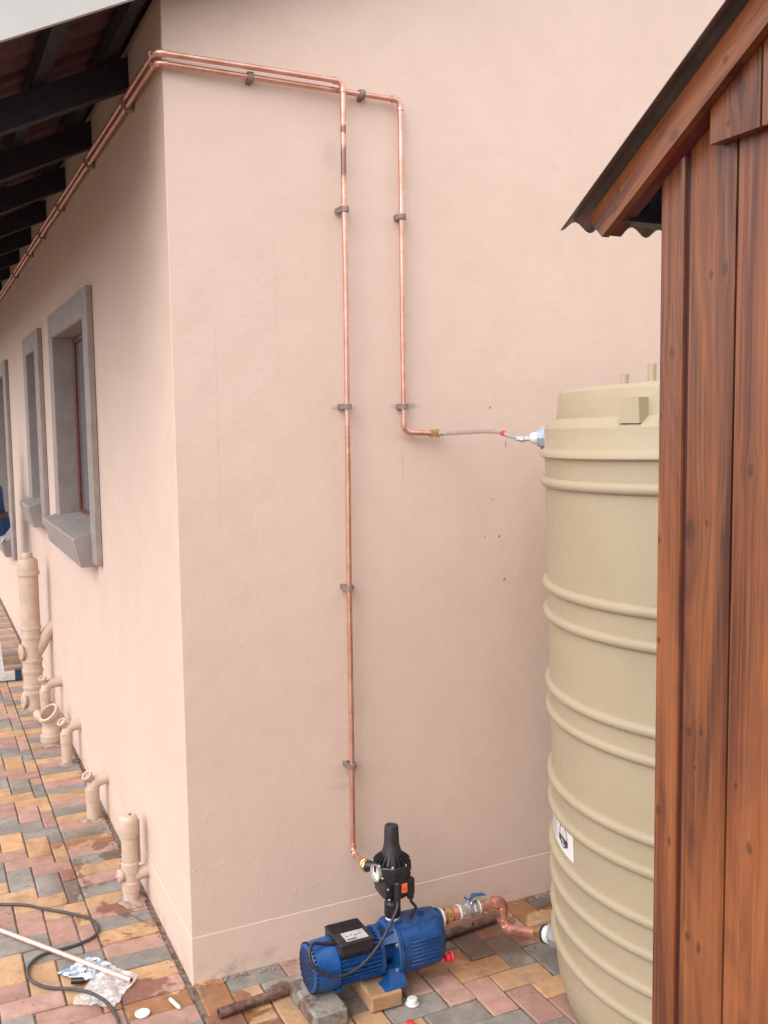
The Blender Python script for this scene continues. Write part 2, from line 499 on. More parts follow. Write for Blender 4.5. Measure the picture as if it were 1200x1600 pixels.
    def loft(s, secs, cap=True, mi=0):
        n = len(secs[0]); vs = [p for q in secs for p in q]; fs = []
        for i in range(len(secs) - 1):
            for k in range(n):
                a = i * n + k; b = i * n + (k + 1) % n
                fs.append((a, b, b + n, a + n))
        if cap:
            fs.append(tuple(range(n))[::-1]); fs.append(tuple((len(secs) - 1) * n + k for k in range(n)))
        return s.add(vs, fs, mi)
    def grid(s, fn, nu, nv, mi=0):
        vs = [fn(i / nu, j / nv) for j in range(nv + 1) for i in range(nu + 1)]
        fs = [(j * (nu + 1) + i, j * (nu + 1) + i + 1, (j + 1) * (nu + 1) + i + 1, (j + 1) * (nu + 1) + i) for j in range(nv) for i in range(nu)]
        return s.add(vs, fs, mi)
    def build(s, name, mat, parent=None, origin=None, smooth=35, fix=True):
        if parent is not None and origin is None:
            base = WORLD[parent.name]
        else:
            base = Vector(origin) if origin is not None else Vector((0, 0, 0))
        me = bpy.data.meshes.new(name)
        me.from_pydata([v - base for v in s.v], [], s.f)
        mats = mat if isinstance(mat, (list, tuple)) else [mat]
        for m in mats: me.materials.append(m)
        if len(mats) > 1:
            me.polygons.foreach_set('material_index', s.mi)
        if fix:
            import bmesh
            bm = bmesh.new(); bm.from_mesh(me)
            bmesh.ops.recalc_face_normals(bm, faces=bm.faces)
            bm.to_mesh(me); bm.free()
        if smooth:
            me.shade_smooth()
            me.set_sharp_from_angle(angle=R(smooth))
        o = bpy.data.objects.new(name, me)
        COL.objects.link(o)
        if parent is not None:
            o.parent = parent
            o.location = base - WORLD[parent.name]
        else:
            o.location = base
        WORLD[o.name] = base
        return o
WORLD = {}

def tag(o, label=None, cat=None, group=None, kind=None):
    if label: o['label'] = label
    if cat: o['category'] = cat
    if group: o['group'] = group
    if kind: o['kind'] = kind
    return o

def thing(name, loc, label, cat, group=None):
    o = bpy.data.objects.new(name, None)
    o.empty_display_size = 0.05
    COL.objects.link(o)
    o.location = loc
    WORLD[o.name] = Vector(loc)
    return tag(o, label, cat, group)

def smooth_path(pts, n=8):
    P = [Vector(p) for p in pts]
    out = []
    for i in range(len(P) - 1):
        p0 = P[max(0, i - 1)]; p1 = P[i]; p2 = P[i + 1]; p3 = P[min(len(P) - 1, i + 2)]
        for k in range(n):
            t = k / n
            out.append(0.5 * ((2 * p1) + (p2 - p0) * t + (2 * p0 - 5 * p1 + 4 * p2 - p3) * t * t + (3 * p1 - p0 - 3 * p2 + p3) * t ** 3))
    out.append(P[-1])
    return out

def elbow_path(a, c, b, rad, n=8):
    """points of a rounded corner at c between directions to a and b"""
    a, b, c = Vector(a), Vector(b), Vector(c)
    da = (a - c).normalized(); db = (b - c).normalized()
    p0 = c + da * rad; p1 = c + db * rad
    out = []
    for k in range(n + 1):
        t = k / n
        out.append(p0 * (1 - t) ** 2 + c * 2 * t * (1 - t) + p1 * t * t)
    return out

def px_of(p):
    d = Vector(p) - CAM
    z = d.dot(fw)
    if z < 0.05: return None
    return 600 + 1529.66 * d.dot(r2) / z, 800 - 1529.66 * d.dot(u2) / z, z

# ================================================================== GROUND
g = MB(); g.add([(-150, -150, -0.06), (150, -150, -0.06), (150, 150, -0.06), (-150, 150, -0.06)], [(0, 1, 2, 3)])
tag(g.build('ground', M['earth'], smooth=0, fix=False), kind='structure')
PX0, PX1, PY0, PY1 = -1.75, 3.2, -3.6, 9.0
pv = MB(); pv.box((PX0, PY0, -0.058), (PX1, PY1, -0.007))
pavement = tag(pv.build('pavement', M['sand'], smooth=0), kind='structure')

mod = 0.0863
bricks = []                                     # x0, x1, y0, y1, colour
CC = ['grey', 'red', 'yellow']
def herring(ox, oy, i0, j0, region):
    rx0, rx1, ry0, ry1 = region
    ia, ib = int((rx0 - ox) / mod) - 3, int((rx1 - ox) / mod) + 3
    ja, jb = int((ry0 - oy) / mod) - 3, int((ry1 - oy) / mod) + 3
    for i in range(ia, ib):
        for j in range(ja, jb):
            q = i + i0 + j + j0
            if q % 4 == 0: w, h, s = 1, 2, 2 * (q // 4)
            elif q % 4 == 2: w, h, s = 2, 1, 2 * ((q - 2) // 4) + 1
            else: continue
            x0, y0 = ox + i * mod, oy + j * mod
            x1, y1 = x0 + w * mod, y0 + h * mod
            x0, x1, y0, y1 = max(x0, rx0), min(x1, rx1), max(y0, ry0), min(y1, ry1)
            if x1 - x0 < 0.022 or y1 - y0 < 0.022: continue
            bricks.append((x0, x1, y0, y1, CC[s % 3]))
herring(-0.425, 0.837, 0, 0, (PX0 + 0.02, -0.2005, PY0 + 0.02, 8.6))
herring(0.605, -0.427, 12, -16, (-0.016, 2.9, PY0 + 0.02, 0.004))
n = 0
for k in range(-40, 100):
    y0 = -0.006 + k * 0.0858
    if y0 > 8.5: break
    c = ('red', 'yellow', 'grey')[k % 3] if k >= 0 else ('grey', 'red', 'yellow')[k % 3]
    bricks.append((-0.2, -0.017, y0, y0 + 0.0858, c))
scored = []
for b in bricks:
    c = ((b[0] + b[1]) / 2, (b[2] + b[3]) / 2, 0)
    p = px_of(c)
    vis = p and -25 < p[0] < 1225 and p[1] < 1640 and p[1] > 0
    if vis:
        if b[0] >= -0.02 and c[0] > 1.12 + 0.0: vis = False          # under the tank or behind the shed
        if c[0] > -0.02 and c[1] > 0: vis = False
    scored.append((0 if vis else 1, p[2] if p else 99, b))
scored.sort(key=lambda q: (q[0], q[1]))
cache = {}
rest = MB()
nobj = 0
rb = random.Random(3)
for vis, dep, (x0, x1, y0, y1, c) in scored:
    w, h = x1 - x0 - 0.0042, y1 - y0 - 0.0042
    cx, cy = (x0 + x1) / 2, (y0 + y1) / 2
    dz = rb.uniform(-0.0032, 0.0014); ra = rb.gauss(0, 0.009)
    if vis == 0 and nobj < 300:
        key = (round(w, 3), round(h, 3), c)
        if key not in cache:
            m = MB(); m.box((-w / 2, -h / 2, -0.05), (w / 2, h / 2, 0), 0.0038)
            o = m.build('brick', M[c], pavement, origin=(0, 0, 0), smooth=0)
            cache[key] = o.data
        else:
            o = bpy.data.objects.new('brick', cache[key])
            COL.objects.link(o); o.parent = pavement
        o.location = (cx + rb.uniform(-.0008, .0008), cy + rb.uniform(-.0008, .0008), dz)
        o.rotation_euler = (rb.gauss(0, 0.009), rb.gauss(0, 0.009), ra)
        nobj += 1
    else:
        mm = Matrix.Translation((cx, cy, dz)) @ Matrix.Rotation(ra, 4, 'Z')
        rest.box((-w / 2, -h / 2, -0.05), (w / 2, h / 2, 0), 0.0038, mm, CC.index(c))
tag(rest.build('brick_field', [M[c] for c in CC], pavement, smooth=0), kind='stuff')
# loose grit lying in the joint along the walls
gr = MB(); rg = random.Random(11)
for k in range(420):
    if k < 260: x, y = -0.022 - abs(rg.gauss(0, 0.012)), rg.uniform(0.02, 3.2)
    else: x, y = rg.uniform(0.0, 1.25), -0.012 - abs(rg.gauss(0, 0.014))
    s = rg.uniform(0.0015, 0.0045)
    gr.box((-s, -s * 0.8, -s * 0.4), (s, s * 0.8, s * 0.6), s * 0.4, Matrix.Translation((x, y, 0.001)) @ Matrix.Rotation(rg.uniform(0, 3), 4, 'Z') @ Matrix.Rotation(rg.uniform(-.5, .5), 4, 'X'))
tag(gr.build('grit', M['mortar'], smooth=0), 'loose mortar grit lying along the foot of the house walls', 'grit', kind='stuff')

# ================================================================== HOUSE
house = thing('house', (0, 0, 0), 'peach plastered house with grey window surrounds and tiled eaves', 'house')
WIN = [dict(y0=1.36, y1=2.31, z0=1.15, z1=2.02, o0=1.25, o1=2.44, oz=2.13, sb=1.05),
       dict(y0=3.10, y1=3.55, z0=1.15, z1=2.015, o0=2.92, o1=3.71, oz=2.12, sb=1.05),
       dict(y0=5.28, y1=6.25, z0=0.72, z1=1.98, o0=5.07, o1=6.45, oz=2.085, sb=0.60)]
HX, HY, TP = 6.0, 8.6, 0.4663
EZ = 2.735
w = MB()
# left wall: cells between window edges
ys = sorted({0.003, HY, *[q['y0'] for q in WIN], *[q['y1'] for q in WIN]})
zs = sorted({-0.03, EZ, *[q['z0'] for q in WIN], *[q['z1'] for q in WIN]})
for a, b in zip(ys, ys[1:]):
    for c, d in zip(zs, zs[1:]):
        if any(q['y0'] - 1e-6 <= a and b <= q['y1'] + 1e-6 and q['z0'] - 1e-6 <= c and d <= q['z1'] + 1e-6 for q in WIN): continue
        w.add([(0, a, c), (0, b, c), (0, b, d), (0, a, d)], [(0, 3, 2, 1)])
# rounded corner
arc = [(0.003 - 0.003 * math.cos(t * math.pi / 14), 0.003 - 0.003 * math.sin(t * math.pi / 14)) for t in range(8)]
for (xa, ya), (xb, yb) in zip(arc, arc[1:]):
    w.add([(xa, ya, -0.03), (xb, yb, -0.03), (xb, yb, EZ + TP * xb), (xa, ya, EZ + TP * xa)], [(0, 1, 2, 3)])
# gable wall and the two far walls
w.add([(0.003, 0, -0.03), (HX, 0, -0.03), (HX, 0, EZ), (HX / 2, 0, EZ + TP * HX / 2), (0.003, 0, EZ + TP * 0.003)], [(0, 1, 2, 3, 4)])
w.add([(HX, 0, -0.03), (HX, HY, -0.03), (HX, HY, EZ), (HX, 0, EZ)], [(0, 1, 2, 3)])
w.add([(0, HY, -0.03), (HX, HY, -0.03), (HX, HY, EZ), (HX / 2, HY, EZ + TP * HX / 2), (0, HY, EZ)], [(4, 3, 2, 1, 0)])
w.build('wall', M['plaster'], house, smooth=40, fix=False)
# plinth band, slightly proud, with a sloped top edge
p = MB()
pr = 0.0015
def band(prof):
    # prof: (offset, z) swept round the corner
    path = []
    path.append(((-1, 0), (0.0, HY)))
    for t in range(9):
        a = t * math.pi / 16
        path.append(((-math.cos(a), -math.sin(a)), (0.003 - 0.003 * math.cos(a), 0.003 - 0.003 * math.sin(a))))
    path.append(((0, -1), (HX, 0.0)))
    secs = [[Vector((q[0] + nrm[0] * o, q[1] + nrm[1] * o, z)) for o, z in prof] for nrm, q in path]
    return secs
p.loft(band([(0.0, -0.03), (pr, -0.03), (pr, 0.05), (pr, 0.1345), (pr - 0.0007, 0.1362), (-0.0012, 0.1372)]), cap=False)
p.build('plinth', M['plaster'], house, smooth=8)

for wi, q in enumerate(WIN):
    win = thing('window', (0, (q['y0'] + q['y1']) / 2, q['z0']), None, None)
    win.parent = house
    y0, y1, z0, z1 = q['y0'], q['y1'], q['z0'], q['z1']
    d = 0.104
    s = MB()
    s.box((-0.026, q['o0'], q['sb']), (-0.0005, y0, q['oz']), 0.003)                    # right leg
    s.box((-0.026, y1, z0 - 0.02), (-0.0005, q['o1'], q['oz']), 0.003)                   # left leg
    s.box((-0.0262, y0 + 0.0005, z1), (-0.0005, y1 - 0.0005, q['oz'] + 0.0003), 0.003)  # head
    s.build('surround', M['window_paint'], win, smooth=20)
    rv = MB()
    for a, b in (((-0.02, y0 - 0.02, z0 - 0.01), (d, y0 + 0.002, z1 + 0.015)), ((-0.02, y1 - 0.002, z0 - 0.01), (d, y1 + 0.02, z1 + 0.015)),
                 ((-0.0205, y0 + 0.002, z1 - 0.002), (d - .001, y1 - 0.002, z1 + 0.02))):
        rv.box(a, b)
    rv.build('reveal', M['window_paint'], win, smooth=0)
    si = MB()
    zt = z0 + 0.034
    zl = z0 - 0.118
    prof = [(d, zt), (-0.026, zt - 0.018), (-0.088, zt - 0.036), (-0.091, zt - 0.044), (-0.066, zl), (-0.001, zl)]
    si.prism([(x, y0 + 0.004, z) for x, z in prof], (0, y1 + 0.11 - y0, 0))
    si.build('sill', M['window_paint'], win, smooth=20)
    fr = MB()
    fx0, fx1 = d - 0.036, d
    t = 0.030
    for a, b in (((fx0, y0 + 0.003, z0), (fx1, y0 + t, z1 - .003)), ((fx0, y1 - t, z0), (fx1, y1 - .003, z1 - .003)),
                 ((fx0 + .001, y0 + t, z1 - t), (fx1, y1 - t, z1 - .003)), ((fx0 + .001, y0 + t, z0), (fx1, y1 - t, z0 + t + .012))):
        fr.box(a, b, 0.004)
    if wi != 1:
        ym = (y0 + y1) / 2
        fr.box((fx0 + .002, ym - 0.03, z0 + t), (fx1, ym + 0.03, z1 - t), 0.004)
    fr.build('frame', M['maroon'], win, smooth=20)
    pn = MB(); pn.box((fx0 + 0.014, y0 + t - .004, z0 + t), (fx0 + 0.018, y1 - t + .004, z1 - t + .004))
    pn.build('pane', M['glass'], win, smooth=0)
    cu = MB()
    cu.grid(lambda u, v: Vector((d + 0.07 + 0.015 * math.sin(u * 70), y0 - 0.1 + u * (y1 - y0 + 0.2), z0 - 0.05 + v * (z1 - z0 + 0.1))), 60, 1)
    cu.build('curtain', M['curtain'], win, smooth=60, fix=False)
    rm = MB(); rm.box((d + 0.12, y0 - 0.3, z0 - 0.3), (d + 0.14, y1 + 0.3, z1 + 0.2))
    rm.build('room_backing', M['dark_room'], win, smooth=0)

# rafters, battens and clay tiles of the eaves
ca, sa = math.cos(math.atan(TP)), math.sin(math.atan(TP))
def slope_pt(x, y, dn):            # dn: offset normal to the slope from the rafter underside
    return Vector((x - sa * dn, y, 2.612 + TP * x + ca * dn))
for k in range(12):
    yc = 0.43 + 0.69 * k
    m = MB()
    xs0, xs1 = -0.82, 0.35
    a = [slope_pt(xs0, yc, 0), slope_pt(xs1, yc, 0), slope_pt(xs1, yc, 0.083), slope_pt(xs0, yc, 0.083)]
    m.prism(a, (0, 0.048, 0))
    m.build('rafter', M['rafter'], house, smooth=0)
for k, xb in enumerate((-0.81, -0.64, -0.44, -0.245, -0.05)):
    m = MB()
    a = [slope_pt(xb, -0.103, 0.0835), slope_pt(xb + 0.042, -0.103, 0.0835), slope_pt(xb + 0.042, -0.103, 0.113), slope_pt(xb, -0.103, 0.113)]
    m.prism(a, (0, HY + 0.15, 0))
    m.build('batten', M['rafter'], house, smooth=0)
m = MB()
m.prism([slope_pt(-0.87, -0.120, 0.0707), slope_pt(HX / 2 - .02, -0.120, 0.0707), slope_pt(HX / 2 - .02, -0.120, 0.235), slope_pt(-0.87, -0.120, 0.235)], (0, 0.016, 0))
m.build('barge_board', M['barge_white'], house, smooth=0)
roof = MB()
roof.prism([slope_pt(-0.06, -0.103, 0.150), slope_pt(HX / 2, -0.103, 0.150), slope_pt(HX / 2, -0.103, 0.19), slope_pt(-0.06, -0.103, 0.19)], (0, HY + .2, 0))
roof.prism([(HX / 2 + .03, -0.103, 4.16), (HX + 0.6, -0.103, 4.16 - TP * 3.6), (HX + 0.6, -0.103, 4.20 - TP * 3.6), (HX / 2 + .03, -0.103, 4.20)], (0, HY + .2, 0))
roof_o = roof.build('roof', M['tile'], house, smooth=0)
tl = MB()
TW, TL, NS = 0.26, 0.235, 20
def tile_pt(u, v, top):
    y = u * TW * 1.02
    z = 0.010 * math.cos(2 * math.pi * u * 2) + 0.004 * math.cos(2 * math.pi * u * 4) + (0.012 if top else 0)
    x = v * TL
    return Vector((x * ca - sa * (z + 0.0), y, x * sa + ca * z))
vs = []
tl.loft([[tile_pt(i / NS, v, False) for i in range(NS + 1)] + [tile_pt(i / NS, v, True) for i in range(NS, -1, -1)] for v in (0, 1)])
first = None
for row in range(4):
    xo = -0.87 + row * 0.212
    for c in range(34):
        y = -0.103 + c * TW
        base = slope_pt(xo, y, 0.128)
        lift = Vector((0, 0, 0))
        if first is None:
            first = tl.build('roof_tile', M['tile'], roof_o, origin=(0, 0, 0), smooth=50)
            o = first
        else:
            o = bpy.data.objects.new('roof_tile', first.data); COL.objects.link(o); o.parent = roof_o
        o.location = base
        o.rotation_euler = (rb.gauss(0, .003), -0.03 + rb.gauss(0, .004), 0)

# ================================================================== COPPER PIPES ON THE WALLS
PR = 0.0078
def socket(m, a, b, r):
    m.tube([a, b], r, 14)
pa = thing('copper_pipe', (0.497, -0.04, 0.30), 'copper pipe running down the wall to the black pump controller', 'pipe', 'copper pipes along the house walls')
pb = thing('copper_pipe', (0.686, -0.024, 1.57), 'copper pipe dropping down the wall to the silver braided hose', 'pipe', 'copper pipes along the house walls')
def run(root, pts, mat, r=PR, er=0.024, names=None):
    """straight tubes with real elbows (socketed) at every bend"""
    P = [Vector(q) for q in pts]
    for i in range(len(P) - 1):
        d = (P[i + 1] - P[i]).normalized()
        a = P[i] + d * (er * 0.7 if i else 0); b = P[i + 1] - d * (er * 0.7 if i < len(P) - 2 else 0)
        L = (b - a).length; ns = max(2, int(L / 0.25))
        rr = random.Random(i * 7 + int(P[0].x * 1000))
        pts2 = [a + (b - a) * (k / ns) for k in range(ns + 1)]
        for k in range(1, ns): pts2[k] += Vector((rr.uniform(-.0012, .0012), rr.uniform(-.0008, .0004), rr.uniform(-.0012, .0012)))
        m = MB(); m.tube(smooth_path(pts2, 3), r, 14)
        m.build('tube', mat, root, smooth=60)
    for i in range(1, len(P) - 1):
        m = MB()
        path = elbow_path(P[i - 1], P[i], P[i + 1], er, 8)
        da = (P[i - 1] - P[i]).normalized(); db = (P[i + 1] - P[i]).normalized()
        m.tube(path, r * 1.16, 14)
        m.lathe(path[0] - da * 0.001, da, [(-0.002, r), (-0.002, r * 1.3), (0.006, r * 1.3), (0.007, r)], 14)
        m.lathe(path[-1] - db * 0.001, db, [(-0.002, r), (-0.002, r * 1.3), (0.006, r * 1.3), (0.007, r)], 14)
        m.build('elbow', M['copper_dull'], root, smooth=45)
run(pa, [(-0.028, 7.6, 2.562), (-0.028, -0.038, 2.556), (0.498, -0.042, 2.549), (0.491, -0.036, 0.303), (0.460, -0.190, 0.338)], M['copper_burn'])
run(pb, [(-0.022, 7.6, 2.541), (-0.022, -0.022, 2.536), (0.687, -0.023, 2.527), (0.686, -0.026, 1.565), (0.776, -0.030, 1.560)], M['copper'])
m = MB(); m.lathe((0.770, -0.0297, 1.5603), (1, -0.02, 0), [(0, PR), (0, 0.0115), (0.004, 0.0125), (0.012, 0.0125), (0.014, 0.0105), (0.02, 0.0105), (0.021, 0.013), (0.032, 0.013), (0.034, 0.007)], 6)
m.build('brass_connector', M['brass'], pb, smooth=20)
m = MB(); m.lathe((0.463, -0.178, 0.3355), (-0.15, -0.95, 0.15), [(-0.004, PR), (-0.003, 0.0145), (0.004, 0.0165), (0.016, 0.0165), (0.018, 0.014), (0.024, 0.014), (0.026, 0.017), (0.036, 0.017), (0.04, 0.012)], 8)
m.build('brass_union', M['brass'], pa, smooth=20)

def clip(name, pos, along, nrm, label, group, reach=PR, wide=0.015, gap=0.03):
    """U-shaped saddle clip: back plate on the wall, band round the pipe"""
    c = Vector(pos); t = Vector(along); nn = Vector(nrm); sd_ = t.cross(nn)
    m = MB()
    prof = []
    r1 = reach + 0.0052
    pts = [c - nn * gap + sd_ * (r1), c - nn * 0.0 + sd_ * r1]
    path = [c - nn * gap + sd_ * (reach + .003)]
    for k in range(9):
        a = math.pi * k / 8
        path.append(c + sd_ * (reach + .003) * math.cos(a) + nn * (PR + .003) * math.sin(a))
    path.append(c - nn * gap - sd_ * (reach + .003))
    hw = wide / 2
    secs = []
    for i, q in enumerate(path):
        tg = (path[min(i + 1, len(path) - 1)] - path[max(i - 1, 0)]).normalized()
        out = tg.cross(t)
        secs.append([q - t * hw - out * .0022, q + t * hw - out * .0022, q + t * hw + out * .0022, q - t * hw + out * .0022])
    m.loft(secs)
    bp = [c - nn * gap + sd_ * (reach + .007) - t * hw * .8, c - nn * gap - sd_ * (reach + .007) - t * hw * .8,
          c - nn * gap - sd_ * (reach + .007) + t * hw * .8, c - nn * gap + sd_ * (reach + .007) + t * hw * .8]
    m.prism(bp, nn * 0.004)
    o = m.build(name, M['clip'], None, origin=c - nn * gap, smooth=30)
    return tag(o, label, 'pipe clip', group)
X, Y, Z = Vector((1, 0, 0)), Vector((0, 1, 0)), Vector((0, 0, 1))
GC = 'saddle clips holding the copper pipes'
clip('pipe_clip', (0.233, -0.023, 2.533), X, -Y, 'brown clip on the horizontal copper pair between corner and first drop', GC, gap=0.0215)
clip('pipe_clip', (0.565, -0.023, 2.529), X, -Y, 'brown clip on the single horizontal copper pipe between the two drops', GC, gap=0.0215)
for z, lb in ((2.2, 'topmost brown clip on the long copper drop pipe'), (1.643, 'second brown clip down the long copper drop pipe, with dark smear'), (1.112, 'third brown clip down the long copper drop pipe'), (0.572, 'lowest brown clip on the long copper drop pipe, above the pump')):
    xx = 0.491 + (0.498 - 0.491) * (z - 0.303) / (2.549 - 0.303)
    clip('pipe_clip', (xx, -0.036 - 0.006 * (z - .3) / 2.25, z), Z, -Y, lb, GC, gap=0.036)
for z, lb in ((2.196, 'upper brown clip on the short right copper drop pipe'), (1.642, 'lower brown clip on the short copper drop pipe above its elbow')):
    clip('pipe_clip', (0.6865, -0.025, z), Z, -Y, lb, GC, gap=0.024)
for k, yy in enumerate((0.37, 1.08, 1.87, 2.56, 3.14, 3.98)):
    clip('double_clip', (-0.025, yy, 2.549), Y, -X, ('nearest', 'second', 'third', 'fourth', 'fifth', 'farthest')[k] + ' double clip on the copper pair under the eaves', 'double clips under the eaves', reach=0.0185, wide=0.018, gap=0.0235)

# braided hose from the copper to the tank inlet
hose = thing('braided_hose', (0.80, -0.031, 1.56), 'silver braided flexible hose between copper pipe and tank top', 'hose')
HE = Vector((0.868, -0.378, 1.548))
hp = smooth_path([(0.800, -0.031, 1.5595), (0.812, -0.06, 1.5597), (0.83, -0.14, 1.5625), (0.842, -0.22, 1.566), (0.853, -0.29, 1.564), (0.860, -0.335, 1.553), HE], 8)
m = MB(); m.tube(hp, [0.0062 + 0.0003 * math.sin(i * 1.9) for i in range(len(hp))], 12); m.build('braid', M['braid'], hose, smooth=60)
m = MB(); m.lathe(hp[0], (hp[1] - hp[0]), [(-0.002, .006), (-0.002, .0085), (0.016, .0085), (0.018, .006)], 12); m.build('ferrule', M['steel'], hose)
rd = (Vector((0.908, -0.411, 1.548)) - HE).normalized()
m = MB(); m.lathe(HE - rd * 0.012, rd, [(0, .006), (0, .009), (0.010, .009), (0.011, .012), (0.022, .012), (0.023, .009), (0.04, .009)], 6); m.build('hose_nut', M['steel'], hose, smooth=20)
tg_ = MB(); 
tg_.lathe(hp[34], (hp[36] - hp[34]), [(0, .006), (0, .0078), (0.012, .0078), (0.012, .006)], 10)
tg_.build('red_tag', M['redp'], hose)

# ================================================================== WATER TANK
TAX = Vector((-0.019, 0.017, 1)).normalized()
TC = Vector((1.417, -0.84, 0.0))
tank = thing('water_tank', TC, 'tall ribbed beige plastic water tank standing behind the wooden shed', 'water tank')
TR = 0.612
prof = [(0.006, 0.0), (0.006, 0.545), (0.014, 0.572), (0.035, 0.590), (0.075, 0.600), (0.11, TR - .003), (0.14, TR)]
rib_h = [0.216, 0.298, 0.385, 0.463, 0.582, 0.659, 0.843, 0.910, 1.102, 1.179, 1.451, 1.527]
for h in rib_h:
    if h == 1.527:
        prof += [(h - 0.016, TR), (h - 0.014, TR + .002), (h - 0.009, TR + 0.013), (h - 0.003, TR + 0.013), (h + 0.006, TR + 0.006), (h + 0.014, TR)]
    else:
        for k in range(9):
            a = math.pi * k / 8
            prof.append((h - 0.0135 * math.cos(a), TR + 0.0135 * math.sin(a) ** 0.8))
prof += [(1.586, TR - 0.001), (1.593, TR - 0.003), (1.597, TR - 0.009)]
m = MB(); m.lathe(TC, TAX, prof, 128)
m.build('body', M['tank'], tank, smooth=42)
m = MB()
m.lathe(TC, TAX, [(1.5971, TR - 0.0095), (1.606, 0.590), (1.613, 0.5795), (1.618, 0.5785), (1.676, 0.572), (1.683, 0.567), (1.686, 0.558), (1.692, 0.48), (1.700, 0.25), (1.702, 0.0)], 128)
lid = m.build('top', M['tank'], tank, smooth=42)
for k in range(4):
    a = R(191 + 90 * k)
    u = Vector((math.cos(a), math.sin(a), 0)); v = Vector((-math.sin(a), math.cos(a), 0))
    c = TC + TAX * 1.60
    lug = MB()
    lug.loft([[c + u * (TR - 0.001) - v * .030 - Z * .012, c + u * (TR - 0.001) + v * .030 - Z * .012, c + u * 0.55 + v * .030 - Z * .012, c + u * 0.55 - v * .030 - Z * .012],
              [c + u * (TR - 0.004) - v * .024 + Z * .045, c + u * (TR - 0.004) + v * .024 + Z * .045, c + u * 0.565 + v * .024 + Z * .045, c + u * 0.565 - v * .024 + Z * .045]])
    lug.build('lug', M['tank'], tank, smooth=20)
for k, (a0, hh) in enumerate(((202, .016), (216, .022))):
    u = tank_dir(a0) if False else Vector((math.cos(R(a0)), math.sin(R(a0)), 0)); v = Vector((-u.y, u.x, 0)); c = TC + TAX * 1.60
    rw = MB(); rw.loft([[c + u * rr_ - v * .045 + Z * z0_, c + u * rr_ + v * .045 + Z * z0_, c + u * rr_ + v * .035 + Z * (z0_ + hh), c + u * rr_ - v * .035 + Z * (z0_ + hh)] for rr_, z0_ in ((0.604, -0.008), (0.57, 0.016))])
    rw.build('ridge', M['tank'], tank, smooth=20)
for k, (sx, sy, zt, sr) in enumerate(((0.962, -0.80, 1.727, 0.0105), (0.880, -0.80, 1.702, 0.010))):
    st = MB(); st.lathe((sx, sy, 1.675), (0, 0, 1), [(0, sr), (zt - 1.675, sr), (zt - 1.675, 0)], 14)
    st.build('stub', M['tank'], tank)
def tank_dir(deg):
    return Vector((math.cos(R(deg)), math.sin(R(deg)), 0))
# inlet fitting near the top, outlet flange near the base
fi = MB(); d_ = tank_dir(140); c_ = TC + TAX * 1.548 + d_ * (TR - 0.006)
fi.lathe(c_, d_, [(0, .028), (0.012, .030), (0.018, .030), (0.019, .024), (0.026, .024)], 8)
fit = fi.build('inlet_fitting', M['fit_blue'], tank, smooth=20)
fj = MB(); fj.lathe(c_ + d_ * .026, d_, [(0, .017), (0.012, .016), (0.02, .012)], 14); fj.build('white_thread', M['white'], tank)
OUT = TC + tank_dir(142) * (TR - 0.008) + Vector((0, 0, 0.138))
EL2 = Vector((0.874, -0.274, 0.084))
od = (EL2 - OUT); od.z = 0; od.normalize()
fo = MB(); fo.lathe(OUT, od, [(-0.02, .036), (0.014, .038), (0.020, .038), (0.022, .030), (0.030, .030)], 8); fo.build('outlet_flange', M['tank_fit'], tank, smooth=20)
# printed sticker: curved sheet with a ring emblem and a dark band
def on_tank(deg, h, off):
    return TC + TAX * h + tank_dir(deg) * (TR + off)
stk = MB(); stk.grid(lambda u, v: on_tank(146 + u * 22.3, 0.480 + v * 0.084, 0.0008), 20, 2)
stkr = stk.build('sticker', M['label'], tank, smooth=60, fix=False)
ec, eh, er_, = 161.8, 0.523, 0.031
ring = MB()
kdeg = math.degrees(1 / TR)
vs = []; fs = []
for k in range(40):
    a = 2 * math.pi * k / 40
    for rr in (er_ - 0.0035, er_):
        vs.append(on_tank(ec + rr * math.cos(a) * kdeg, eh + rr * math.sin(a), 0.0018))
for k in range(40):
    a = 2 * k; b = 2 * ((k + 1) % 40); fs.append((a, b, b + 1, a + 1))
ring.add(vs, fs); ring.build('emblem_ring', M['print_dark'], stkr, smooth=0, fix=False)
bd = MB(); bd.grid(lambda u, v: on_tank(ec + (-0.034 + u * 0.068) * kdeg, eh - 0.020 + v * 0.017, 0.0026), 8, 1)
bd.build('emblem_band', M['print_dark'], stkr, smooth=60, fix=False)
bt = MB()
for k, (u0, wd) in enumerate(((-0.012, 0.006), (-0.004, 0.005), (0.003, 0.007))):
    bt.grid(lambda u, v: on_tank(ec + (u0 + u * wd) * kdeg, eh - 0.016 + v * 0.009, 0.0033), 2, 1)
for k in range(3):
    bt.grid(lambda u, v, k=k: on_tank(ec + (-0.014 + 0.003 * k + u * (0.028 - 0.006 * k)) * kdeg, eh + 0.002 + 0.006 * k + v * 0.0022, 0.0016), 3, 1)
bt.build('emblem_marks', M['plate'], stkr, smooth=60, fix=False)
tx = MB()
for k in range(7):
    tx.grid(lambda u, v, k=k: on_tank(148.2 + u * (6.5 + (k * 5 % 3)), 0.492 + 0.009 * k + v * 0.0028, 0.0016), 6, 1)
tx.build('small_print', M['plate'], stkr, smooth=60, fix=False)

